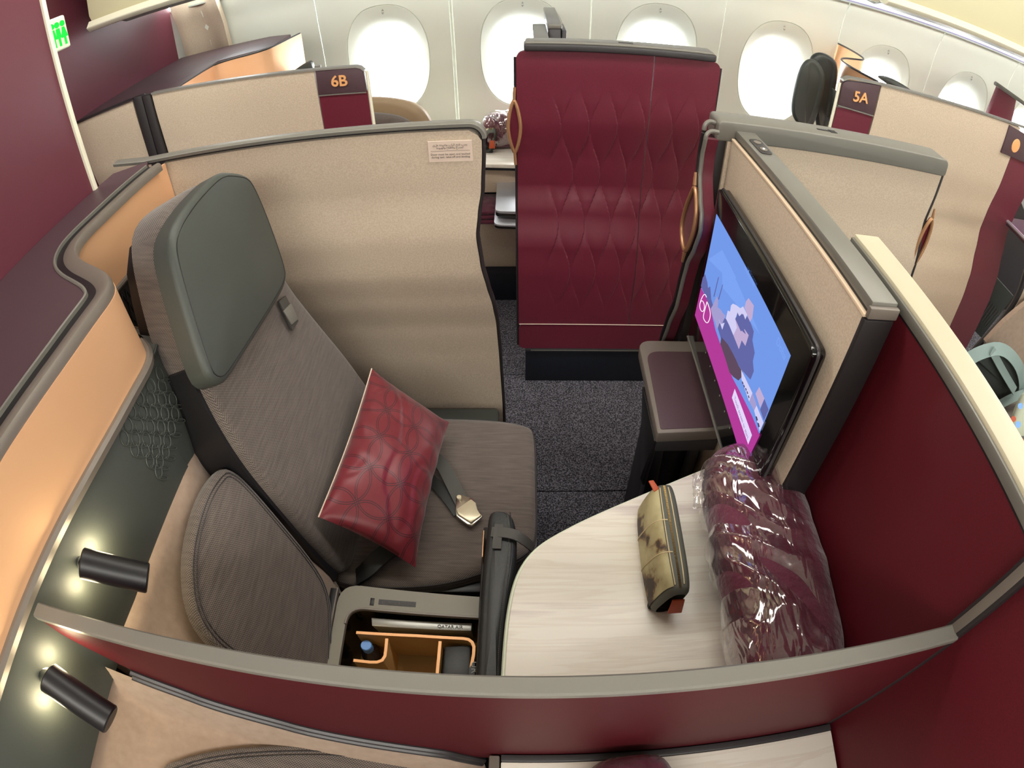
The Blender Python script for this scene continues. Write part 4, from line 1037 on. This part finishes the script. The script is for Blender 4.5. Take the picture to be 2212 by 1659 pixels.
# ------------------------------------------------------------------ suede wing shell and cushion (both sides of the divider)
def wing(mirror, label, clabel):
    def mp(p): return V((p.x, .347 - p.y, p.z)) if mirror else p
    t = thing('side_shell', label, 'shell', mp(V((-.6, .4, 0))))
    sec = [(-.668, .905), (-.655, .902), (-.640, .885), (-.634, .86), (-.622, .83), (-.60, .79), (-.575, .745), (-.54, .69), (-.50, .62), (-.46, .55), (-.44, .50), (-.435, .30)]
    sec = [(p.x, p.z) for p in chaikin([V((a, 0, b_)) for a, b_ in sec], 1, False)]
    ys = [.186, .24, .30, .36, .42, .48, .53, .57, .60, .625, .65, .67, .685, .70]
    def wy(y, s):   # bulge near the ends so the shell forms a cove round the cushion
        k = sstep(.10, 0, (y - .186)) * .03
        far = sstep(.56, .70, y)
        return k, far
    rings = []
    for y in ys:
        r_ = []
        for i, (x, z) in enumerate(sec):
            s = i / (len(sec) - 1); k, far = wy(y, s)
            fx = x - far * .05 * (.4 + s) + k * s; r_.append(mp(V((fx, y - .03 * s * far, z + k * .3))))
        rings.append(r_ + [mp(V((-.70, y, .30))), mp(V((-.70, y, .90)))])
    obj('shell', loft(rings), 'suede', t)
    t2 = thing('wing_cushion', clabel, 'cushion', mp(V((-.5, .45, .5))))
    n = V((.866, 0, .5)); p0 = V((-.585, 0, .85)) + n * .012
    out = [onp(x, y, p0, n) for x, y in ((480, 1008), (440, 1060), (412, 1150), (403, 1235), (415, 1325), (452, 1385), (500, 1425), (560, 1470), (722, 1500), (724, 1400), (722, 1290), (690, 1220), (600, 1110), (530, 1030), (500, 1010))]
    if mirror: out = [mp(p) for p in out]
    obj('pad', pad(out, n, .035, .014, .012, 90, 2), 'tweed', t2)
    obj('seam', merge(seamline(out, n, .012, .0005, .0012, 90, 2), seamline(out, n, .019, .0018, .0009, 90, 2)), 'trim_dark', t2)
wing(False, 'beige suede side shell curving around the wing cushion beside the seat', 'grey tweed wing cushion on the beige shell left of the storage bin')
def rail_z(x):
    return interp(x, [(-.665, .96), (-.60, .925), (-.50, .86), (-.36, .785), (-.20, .735), (-.12, .685), (-.05, .60)])
def pz(x): return .70 - .444 * (x + .35)
t = thing('side_shell', 'beige suede side shell in the near foreground below the middle divider', 'shell', (-.4, .0, .5))
def f6(u, v):
    x = -.690 + .622 * u; zt = rail_z(max(x, -.64)) - .012; zb = pz(x) - .016; kk = sstep(.14, .02, u) if u < .14 else 0; zb = zb + (.895 - zb) * (1 - sstep(.0, .10, u)); zt = min(zt, .905) if x < -.645 else zt
    if v < .35: k = v / .35; y = .160 - .035 * k; z = zt + (zb - zt) * math.sin(k * PI / 2)
    else: k = (v - .35) / .65; y = .125 - .6 * k; z = zb
    return V((x, y, z))
obj('shell', grid(f6, 40, 30, (0, 0, -.15)), 'suede', t, smooth=60)
t = thing('wing_cushion', 'grey tweed wing cushion cut off by the bottom edge of the photo', 'cushion', (-.35, .0, .6))
n6 = V((.406, 0, .914)); p6 = V((-.35, .0, .704))
out = [onp(x, y, p6, n6) for x, y in ((335, 1659), (400, 1634), (460, 1620), (540, 1611), (640, 1607), (740, 1609), (850, 1622), (940, 1642), (1000, 1670))] 
out += [V((out[-1].x + .03, -.10, pz(out[-1].x + .03))), V((-.12, -.4, pz(-.12))), V((-.60, -.4, pz(-.60))), V((out[0].x, -.1, pz(out[0].x)))]
out = [p - n6 * ((p - p6).dot(n6)) for p in out]
obj('pad', pad(out, n6, .03, .012, .010, 90, 2), 'tweed', t)
obj('seam', merge(seamline(out, n6, .012, .0008, .0012, 90, 2), seamline(out, n6, .019, .0022, .0009, 90, 2)), 'trim_dark', t)
# ------------------------------------------------------------------ seat
t = thing('recliner_chair', 'wide grey tweed suite seat with dark leather headrest facing the monitor', 'seat', (-.2, .87, 0))
nb_ = V((.952, 0, .305)); p0 = V((-.41, 0, .47))
bo = [onp(x, y, p0, nb_) for x, y in ((352, 470), (372, 430), (440, 388), (500, 378), (556, 440), (612, 590), (690, 690), (752, 765), (812, 850))]
lowfar, lownear = V((-.400, 1.158, .44)), V((-.400, .600, .44))
near_ = [onp(x, y, p0, nb_) for x, y in ((700, 1195), (620, 1100), (530, 990), (450, 850), (400, 720), (368, 600), (352, 520))]
out = bo + [lowfar, lownear] + near_
obj('backrest', pad(out, nb_, .115, .028, .006, 110, 2), 'tweed', t)
obj('back_seam', seamline(out, nb_, .022, -.003, .0016, 110, 2), 'trim_dark', t)
slab('back_shell', [p - nb_ * .116 + (V((-.5, .9, .85)) - p) * .06 for p in resample(chaikin(out, 2), 40)], -nb_ * .03, 'black', t)
bp_ = chaikin([onp(x, y, p0, nb_) for x, y in ((742, 1250), (700, 1197), (620, 1102), (530, 992), (455, 862), (425, 790))], 2, False)
obj('side_bolster', loft([[p - nb_ * .020 + V((0, -.006, 0)), p - nb_ * .020 + V((0, .02, 0)), p - nb_ * .15 + V((0, .02, 0)), p - nb_ * .15 + V((0, -.012, 0))] for p in bp_]), 'black', t)
hn = nb_; hp0 = p0 + hn * .052
ho = [onp(x, y, hp0, hn) for x, y in ((478, 368), (505, 368), (536, 374), (556, 400), (592, 488), (622, 578), (624, 606), (612, 636), (560, 722), (506, 808), (490, 828), (470, 830), (448, 808), (410, 690), (374, 560), (370, 520), (378, 486), (410, 436), (450, 392))]
obj('headrest', pad(ho, hn, .062, .016, .010, 80, 2), 'leather', t)
obj('headrest_seam', seamline(ho, hn, .013, -.001, .0014, 80, 2), 'black', t)
# little fabric tab hanging below the headrest
tp = [onp(x, y, p0 + hn * .012, hn) for x, y in ((598, 652), (612, 640), (640, 695), (628, 716))]
slab('tab', tp, hn * .008, 'strap', t, .002)
tp = [onp(x, y, p0 + hn * .021, hn) for x, y in ((610, 672), (626, 655), (642, 690), (628, 702))]
slab('tab_latch', tp, hn * .004, 'trim', t, .001)
co = [at(x, y, 'z', .475) for x, y in ((1090, 908), (1145, 912), (1158, 935), (1160, 1050), (1162, 1175), (1125, 1205), (1060, 1232), (960, 1262), (850, 1270), (740, 1262), (700, 1240))]
co = [V((p.x, p.y, .475)) for p in co]
co = [V((-.45, 1.135, .475)), V((-.12, 1.135, .475))] + [p for p in co[1:]] + [V((-.46, .60, .475))]
obj('seat_cushion', pad(co, (0, 0, 1), .13, .026, .008, 110, 2), 'tweed', t)
obj('cushion_seam', merge(seamline(co, (0, 0, 1), .004, -.012, .0016, 110, 2), seamline(co, (0, 0, 1), .001, -.020, .0014, 110, 2)), 'trim_dark', t)
box('seat_base', (-.46, .64, .0), (-.03, 1.12, .35), 'black', t, .01)
slab('seat_skirt', [V((-.5, .585, .30)), V((-.05, .60, .30)), V((-.05, .60, .44)), V((-.5, .585, .44))], (0, .03, 0), 'black', t, .004)
t = thing('seat_belt', 'grey seat belt with pale metal buckle lying on the seat cushion', 'belt', (-.15, .85, .48))
def flat_strip(px, zs, wd, m, name, th=.0025, parent=None):
    P = [at(x, y, 'z', z) for (x, y), z in zip(px, zs)]; P = chaikin(P, 2, False); R = []
    for i, p in enumerate(P):
        tg = (P[min(i + 1, len(P) - 1)] - P[max(i - 1, 0)]).normalized(); s = tg.cross(V((0, 0, 1))).normalized() * wd / 2; u = s.cross(tg).normalized() * th
        if u.z < 0: u = -u
        R.append([p - s, p - s + u, p + s + u, p + s])
    return obj(name, loft(R), m, parent)
flat_strip([(930, 985), (955, 1000), (975, 1040), (995, 1080), (1003, 1095)], [.50, .502, .500, .498, .497], .036, 'webbing', 'webbing', parent=t)
flat_strip([(925, 1030), (950, 1055), (975, 1085), (992, 1110)], [.487, .489, .490, .490], .030, 'leather_arm', 'lower_webbing', parent=t)
ZB = .500
bk = [at(x, y, 'z', ZB) for x, y in ((986, 1104), (1018, 1082), (1028, 1090), (1032, 1105), (1040, 1117), (1018, 1133), (1008, 1127), (990, 1115))]
slab('buckle_plate', bk, (0, 0, .010), 'buckle', t, .003, 2)
bk2 = [at(x, y, 'z', ZB - .006) for x, y in ((984, 1106), (986, 1075), (994, 1071), (1022, 1080), (1034, 1108), (1043, 1118), (1020, 1139), (1010, 1136), (986, 1118))]
slab('buckle_body', bk2, (0, 0, .008), 'chrome', t, .002)
obj('buckle_pivot', tube([at(992, 1077, 'z', ZB), at(992, 1077, 'z', ZB) + V((0, 0, .008))], .006, 12), 'buckle', t)
# belt anchor on the near side
flat_strip([(870, 1170), (820, 1205), (795, 1232), (775, 1248)], [.51, .508, .50, .47], .045, 'leather_arm', 'anchor_strap', th=.008, parent=t)

# cushion with linked-circle print
t = thing('throw_pillow', 'maroon satin pillow with linked circle pattern leaning on the seat back', 'pillow', (-.3, .87, .5))
T_, R_, B_, L_ = at(803, 796, 'z', .70), at(970, 912, 'z', .545), at(897, 1226, 'z', .520), at(688, 1117, 'z', .665)
nP = (T_ - B_).cross(R_ - L_).normalized()
if nP.z < 0: nP = -nP
def pil(sgn):
    def f(u, v):
        p = L_.lerp(T_, u).lerp(B_.lerp(R_, u), v)
        c = (T_ + R_ + B_ + L_) / 4
        eu, ev = 1 - (2 * u - 1) ** 2, 1 - (2 * v - 1) ** 2
        # edges pulled in between the corners
        p = p + (c - p) * (.13 * ((1 - ev) * eu * .55 + (1 - eu) * ev * .35))
        h = (max(eu, 0) * max(ev, 0)) ** .55
        wr = noise.noise(V((u * 5, v * 3, 2.2))) * .010 * h - .010 * max(0, 1 - abs(noise.noise(V((u * 2.2 + v * 1.2, v * 2.6 - u, 7.7)))) * 9) * h * (.35 + .65 * abs(2 * u - 1)) + .0035 * math.sin(34 * u + 5 * v) * (1 - ev) * eu * min(1, 3 * h)
        return p + nP * (sgn * ((.062 if sgn > 0 else .035) * h + (wr if sgn > 0 else 0)))
    return f
bm = bmesh.new(); NU, NV = 60, 40; fr_, bk_ = pil(1), pil(-1)
uvl = bm.loops.layers.uv.new('cloth'); uv2 = bm.loops.layers.uv.new('uv')
def addg(f, flip):
    G = [[bm.verts.new(f(i / NU, j / NV)) for j in range(NV + 1)] for i in range(NU + 1)]
    for i in range(NU):
        for j in range(NV):
            q = [(i, j), (i + 1, j), (i + 1, j + 1), (i, j + 1)]
            if flip: q = q[::-1]
            fc = bm.faces.new([G[a][b_] for a, b_ in q])
            for lp_, (a, b_) in zip(fc.loops, q): lp_[uvl].uv = (a / NU * .44 + .03, b_ / NV * .27 + .02); lp_[uv2].uv = lp_[uvl].uv
addg(fr_, False); addg(bk_, True)
bmesh.ops.remove_doubles(bm, verts=bm.verts, dist=1e-5)
obj('cover', bm, 'satin', t, smooth=80)
obj('edge_piping', tube([fr_(k / 40, 0.0) for k in range(41)], .0018, 5), 'decal', t)

# ------------------------------------------------------------------ storage bin, organiser, contents
ZB_ = .560
t = thing('storage_bin', 'open grey storage bin with copper-edged organiser between wing cushion and armrest', 'bin', (-.22, .4, .3))
def zb(px, z=ZB_): return [at(x, y, 'z', z) for x, y in px]
oc = zb([(735, 1310), (1050, 1290)]); left, top_ = -.397, .538
ou = roundc([V((-.405, .19, ZB_)), V((-.06, .19, ZB_)), V((-.06, .528, ZB_)), V((-.405, .545, ZB_))], [0, 0, .02, .05], 6)
inn = roundc([V((-.378, .20, ZB_)), V((-.07, .20, ZB_)), V((-.07, .480, ZB_)), V((-.378, .488, ZB_))], [0, 0, .02, .04], 6)
obj('rim', frame_slab([p for p in ou], [p for p in inn], (0, 0, -.012), .0), 'bin_rim', t)
il = [p + V((0, 0, -.012)) for p in inn]
obj('bin_wall', frame_slab([p + (p - V((-.22, .3, p.z))).normalized() * .004 for p in il], il, (0, 0, -.16)), 'gloss_black', t)
obj('rim_lip', tube([p + V((0, 0, .0005)) for p in inn[1:]], .0035, 6), 'rim', t)
slab('floor_panel', [p + V((0, 0, -.16)) for p in inn], (0, 0, .004), 'tan_card', t)
bx = at(804, 1300, 'z', ZB_)
box('latch_hole', (bx.x - .0045, bx.y - .009, ZB_ - .001), (bx.x + .0045, bx.y + .009, ZB_ + .0008), 'black', t, .0003)
a_, b_ = at(818, 1300, 'z', ZB_), at(898, 1306, 'z', ZB_)
slab('label_inset', [a_ + V((0, -.006, 0)), b_ + V((0, -.006, 0)), b_ + V((0, .006, 0)), a_ + V((0, .006, 0))], (0, 0, .0008), 'black', t)
lettering('label_text', 'STOWAGE ONLY', (a_ + b_) / 2 + V((0, -.0035, .001)), (b_ - a_), (0, 1, 0), .0085, 'print_ink', t, .0002)
box('side_channel', (-.425, .19, .40), (-.410, .53, .565), 'black', t, .002); box('channel_line', (-.4095, .19, .555), (-.4065, .53, .567), 'rim', t)
t = thing('organiser', 'tan organiser tray with copper top edges inside the storage bin', 'organiser', (-.22, .35, .45))
def wallpath(px, zt, dep, name='wall'):
    P = [at(x, y, 'z', zt) for x, y in px]
    obj(name, sweep(P, [(-.0022, -dep), (.0022, -dep), (.0022, 0), (-.0022, 0)]), 'tan_card', t)
    obj('copper_edge', sweep([p + V((0, 0, .0015)) for p in P], [(-.0032, -.002), (.0032, -.002), (.0032, .001), (-.0032, .001)]), 'copper_edge', t)
ZO = .545
wallpath([(770, 1367), (900, 1374), (1000, 1380), (1012, 1382), (1020, 1388), (1024, 1398), (1023, 1415), (1019, 1436), (1012, 1480)], ZO, .12)
wallpath([(764, 1427), (800, 1431), (815, 1431), (826, 1427), (832, 1418), (834, 1402), (836, 1380)], ZO, .12)
wallpath([(951, 1386), (948, 1420), (943, 1475), (941, 1510)], ZO, .12)
t = thing('water_bottle', 'small water bottle with blue cap in the corner of the organiser', 'bottle', at(797, 1410, 'z', .40))
bc = at(803, 1412, 'z', .47); bc.z = .40
obj('body', loft([[bc + V((r * math.cos(a), r * math.sin(a), h)) for a in [k * PI / 12 for k in range(24)]] for h, r in ((.002, .018), (.006, .023), (.07, .023), (.085, .020), (.098, .012), (.104, .011))]), 'bottle', t)
obj('cap', loft([[bc + V((r * math.cos(a), r * math.sin(a), h)) for a in [k * PI / 16 for k in range(32)]] for h, r in ((.104, .0125), (.124, .0125), (.126, .011))]), 'cap_blue', t)
t = thing('headset_case', 'black case in the right compartment of the organiser, beside the armrest', 'case', (-.1, .35, .45))
q = [at(x, y, 'z', .53) for x, y in ((960, 1396), (1017, 1392), (1016, 1500), (950, 1500))]
slab('case', q, (0, 0, -.06), 'leather_arm', t, .004, 2)
q = [at(x, y, 'z', .548) for x, y in ((1012, 1445), (1026, 1425), (1026, 1500), (1010, 1500))]
tt = slab('flap', q, (0, 0, -.02), 'black', t, .001)
lettering('case_text', 'URY', at(1018, 1448, 'z', .549), (at(1016, 1490, 'z', .549) - at(1018, 1440, 'z', .549)), V((1, .1, 0)), .020, 'bin_grey', t, .0002)
t = thing('silver_tablet', 'thin silver-edged slab lettered QATAR AIR at the back of the storage bin', 'tray', (-.22, .47, .5))
q = [at(x, y, 'z', .54) for x, y in ((802, 1334), (1020, 1346), (1018, 1363), (803, 1352))]
slab('slab', q, (0, .012, -.07), 'tray_silver', t, .002, 2)
lettering('brand_text', 'QATAR AIR', at(972, 1357, 'z', .5412), (q[1] - q[0]), (0, 1, 0), .0105, 'black', t, .0002)
q = [at(x, y, 'z', .515) for x, y in ((785, 1327), (1030, 1340), (1030, 1332), (785, 1320))]
slab('sleeve', q, (0, .004, -.06), 'plum', t, .001)

# ------------------------------------------------------------------ armrest with strap
t = thing('armrest', 'long black leather armrest with stitched edge and strap beside the marble table', 'armrest', (-.07, .4, .5))
ZR = .655
am = [at(x, y, 'z', ZR) for x, y in ((1064, 1098), (1100, 1102), (1113, 1125), (1118, 1180), (1104, 1290), (1092, 1400), (1090, 1480), (1092, 1560), (1020, 1560), (1027, 1480), (1032, 1380), (1040, 1240), (1052, 1150), (1054, 1112))]
am = [V((p.x, p.y, ZR)) for p in am]
obj('pad', pad(am, (0, 0, 1), .05, .014, .004, 100, 2), 'leather_arm', t)
st = [at(x, y, 'z', ZR + .0015) for x, y in ((1096, 1106), (1100, 1150), (1098, 1215), (1090, 1260), (1082, 1340), (1076, 1420), (1074, 1500))]
st = chaikin(st, 2, False)
sb = []
for i in range(0, 120):
    f_ = i / 120 * (len(st) - 1); k = int(f_); p = st[k].lerp(st[min(k + 1, len(st) - 1)], f_ - k); q_ = st[min(k + 1, len(st) - 1)]
    d_ = (q_ - p)
    if d_.length < 1e-4: continue
    sb.append(tube([p, p + d_.normalized() * .0028], .0006, 4))
s_ = obj('stitching', merge(*sb), 'trim', t, label='pale stitching'); s_['kind'] = 'stuff'
obj('seam', tube([p + V((.006, 0, -.001)) for p in st], .0012, 5), 'black', t)
box('core', (-.092, .19, .0), (-.048, .68, .607), 'black', t, .004)
flat_strip([(1078, 1134), (1076, 1150), (1074, 1170), (1073, 1186)], [.661, .662, .662, .660], .018, 'strap', 'strap_loop', th=.003, parent=t)
flat_strip([(1062, 1150), (1090, 1151), (1115, 1156), (1135, 1170), (1150, 1184)], [.660, .664, .662, .645, .62], .024, 'strap', 'strap', th=.003, parent=t)
box('gold_edge', (-.0885, .585, .59), (-.0868, .65, .640), 'rose_gold', t)

# ------------------------------------------------------------------ marble tables
ZT = .690
t = thing('marble_table', 'white marble table with curved edge holding blanket and pouch', 'table', (.25, .45, 0))
far = [at(x, y, 'z', ZT) for x, y in ((1620, 978), (1565, 996), (1480, 1030), (1380, 1072), (1280, 1115), (1215, 1148), (1170, 1175), (1140, 1205), (1118, 1245), (1104, 1300), (1095, 1370), (1089, 1470))]
far = [V((p.x, p.y, ZT)) for p in chaikin(far, 2, False)]
plan = [V((.54, .79, ZT))] + far[2:] + [V((-.036, .186, ZT)), V((.558, .186, ZT)), V((.558, .6, ZT))]
slab('tabletop', plan, (0, 0, -.016), 'marble', t, .003, 2)
obj('edge_band', tube([p + V((-.001, -.0, -.010)) for p in far[2:]] , .0055, 6), 'sign_white', t)
slab('underframe', [p + V((.012, -.008, -.017)) if p.x < .5 else p + V((0, -.01, -.017)) for p in plan], (0, 0, -.03), 'black', t)
box('cabinet', (.10, .19, 0), (.55, .62, .65), 'black', t)
t = thing('marble_table', 'marble table strip at the bottom edge below the middle divider', 'table', (.3, 0, 0))
slab('tabletop', [V((-.036, .152, .690)), V((.556, .152, .690)), V((.556, -.45, .690)), V((-.036, -.45, .690))], (0, 0, -.016), 'marble', t, .002)
box('edge_strip', (-.036, .1525, .676), (.556, .1655, .692), 'trim_dark', t, .002)
box('side_block', (-.056, -.45, .5), (-.038, .164, .690), 'rim', t, .003)
box('cabinet', (.0, -.45, 0), (.55, .15, .672), 'black', t)

# ------------------------------------------------------------------ blanket in plastic, pouch
def blanket(t, c0, c1, rx, rz, z0, film_on=True, seed=0):
    ax = (c1 - c0); Lg = ax.length; ax.normalize(); sd = V((ax.y, -ax.x, 0))
    def f(u, v, grow=0, wr=0):
        a = 2 * PI * v; e = 2.6; c, s = math.cos(a), math.sin(a)
        q = (abs(c) ** e + abs(s) ** e) ** (-1 / e)
        end = (1 - abs(2 * u - 1) ** 7) ** (1 / 3.2) if 0 < u < 1 else 0.001
        rxx = (rx + grow) * q * end; rzz = (rz + grow) * q * end
        p = c0 + ax * (Lg * u) + sd * (c * rxx) + V((0, 0, rz + s * rzz))
        w_ = noise.noise(p * 9 + V((seed, 0, 0))) * .007 + noise.noise(p * 24) * .003
        if wr:
            k = (p.y * 1.0 + p.x * .9)
            r1 = abs(noise.noise(V((k * 15 + seed, (p.x - p.y) * 4, p.z * 4)))); w_ += (.012 - r1 * .05) * wr * end
        d = (sd * c + V((0, 0, s))); p = p + d * w_ * end
        if p.z < z0 + .001: p.z = z0 + .001
        return p
    b = grid(lambda u, v: f(u, v), 60, 64); bmesh.ops.remove_doubles(b, verts=b.verts, dist=1e-5)
    obj('roll', b, 'blanket', t, smooth=80)
    if film_on:
        b = grid(lambda u, v: f(u, -.10 + .42 * v, .006, .5), 130, 100); bmesh.ops.remove_doubles(b, verts=b.verts, dist=1e-5)
        obj('plastic_wrap', b, 'plastic_film', t, smooth=60, label='clear crinkled plastic wrap')
t = thing('wrapped_blanket', 'rolled maroon quilted blanket in clear plastic on the marble table', 'blanket', (.45, .47, ZT))
blanket(t, V((.462, .745, ZT)), V((.458, .20, ZT)), .104, .080, ZT)
# torn open flap of film at the upper left end
fl_ = [at(x, y, 'z', .78) for x, y in ((1500, 1010), (1545, 1015), (1600, 1050), (1560, 1090), (1500, 1100), (1475, 1060))]
def ff(u, v):
    a = fl_[0].lerp(fl_[1], u) if v < .01 else fl_[0].lerp(fl_[1], u).lerp(fl_[4].lerp(fl_[3], u), v)
    return a + V((0, 0, .025 * noise.noise(V((u * 4, v * 4, 3))) - .03 * (1 - u) * (1 - v)))
obj('torn_flap', grid(ff, 24, 24), 'plastic_film', t)
t = thing('wrapped_blanket', 'top of a rolled maroon blanket peeking in at the bottom edge', 'blanket', (.1, -.05, ZT))
blanket(t, V((.165, .150, ZT)), V((.20, -.35, ZT)), .075, .055, ZT, True, 5)
t = thing('wrapped_blanket', 'far maroon blanket in plastic on the window table, left of the maroon door', 'blanket', (-.06, 2.6, .718))
blanket(t, V((-.20, 2.60, .718)), V((.13, 2.62, .718)), .06, .085, .718, True, 9)

def pouch(t, y0, y1, xb, z0, sc=1.0, yaw=0.0, pos=None):
    """upright soft case; printed face towards -x, zip along the top"""
    H = .105 * sc; D = .052 * sc; Lh = (y1 - y0) / 2; cy = (y0 + y1) / 2
    def f(v, k):   # v along length 0..1, k round the section
        e = (1 - abs(2 * v - 1) ** 6) ** .35 if 0 < v < 1 else .02
        a = 2 * PI * k; c, s = math.cos(a), math.sin(a); q = (abs(c) ** 3.2 + abs(s) ** 3.2) ** (-1 / 3.2)
        bul = 1 + .22 * math.sin(PI * v)
        zz_ = s * q * H / 2; xx_ = c * q * D / 2 * (bul if c < 0 else 1)
        lean = .22
        return V((xb + xx_ * (.55 + .45 * e) + zz_ * lean, cy + (2 * v - 1) * Lh, z0 + H / 2 + zz_ * (.70 + .30 * e)))
    def part(k0, k1, grow):
        def g(u, w_):
            p = f(u, k0 + (k1 - k0) * w_); c = f(u, (k0 + k1) / 2); return p
        return grid(g, 30, 14)
    b = bmesh.new(); b.free()
    body = grid(lambda u, w_: f(u, w_), 40, 48); bmesh.ops.remove_doubles(body, verts=body.verts, dist=1e-5)
    obj('body', body, 'olive_grey', t, smooth=70)
    def face(u, w_):
        uu = .05 + .90 * u; p = f(uu, .325 + .34 * w_); return p + V((-.0018, 0, .0008))
    obj('printed_face', grid(face, 30, 20), 'map_print', t, smooth=70, label='map-like tan and brown print')
    for k in (.215, .318): obj('binding', tube([f(.06 + .88 * j / 20, k) + V((-.0005, 0, .0008)) for j in range(21)], .0013, 5), 'binding', t)
    for u in (.33, .62): obj('binding', tube([f(u + .05 * (j / 12), .28 + .36 * j / 12) + V((-.0022, 0, .0008)) for j in range(13)], .0014, 5), 'binding', t)
    zp = [f(.04 + .92 * j / 90, .27) + V((0, 0, .0012)) for j in range(91)]
    zt_ = obj('zip', merge(*[tube([p + V((-.0022, 0, 0)), p + V((.0022, 0, 0))], .0007, 4) for p in zp]), 'zip_metal', t)
    zt_['kind'] = 'stuff'
    e0 = f(.02, .25); slab('leather_tab', [V((e0.x - .014, e0.y - .012, z0 + .030)), V((e0.x + .014, e0.y - .012, z0 + .030)), V((e0.x + .013, e0.y - .002, z0 + .066)), V((e0.x - .011, e0.y - .002, z0 + .066))], (0, -.004, 0), 'orange_tab', t, .003)
    e1 = f(.93, .33); slab('zip_pull', [e1, e1 + V((-.012, .012, .012)), e1 + V((-.022, .012, .010)), e1 + V((-.010, -.004, -.004))], (0, 0, .003), 'orange_tab', t, .001)
    slab('foot', [V((xb - .034, cy - Lh + .012, z0)), V((xb + .016, cy - Lh + .004, z0)), V((xb + .014, cy - Lh + .03, z0)), V((xb - .03, cy - Lh + .03, z0))], (0, 0, .02), 'pack_dark', t, .006)
t = thing('toiletry_pouch', 'tan map-print zipped pouch standing on its side on the marble table', 'pouch', (.25, .54, ZT))
pouch(t, .425, .665, .262, ZT)
t = thing('toiletry_pouch', 'small tan and grey pouch with orange tab on the far window table', 'pouch', (-.19, 2.66, .718))
pouch(t, 2.52, 2.72, -.165, .718, 1.15)
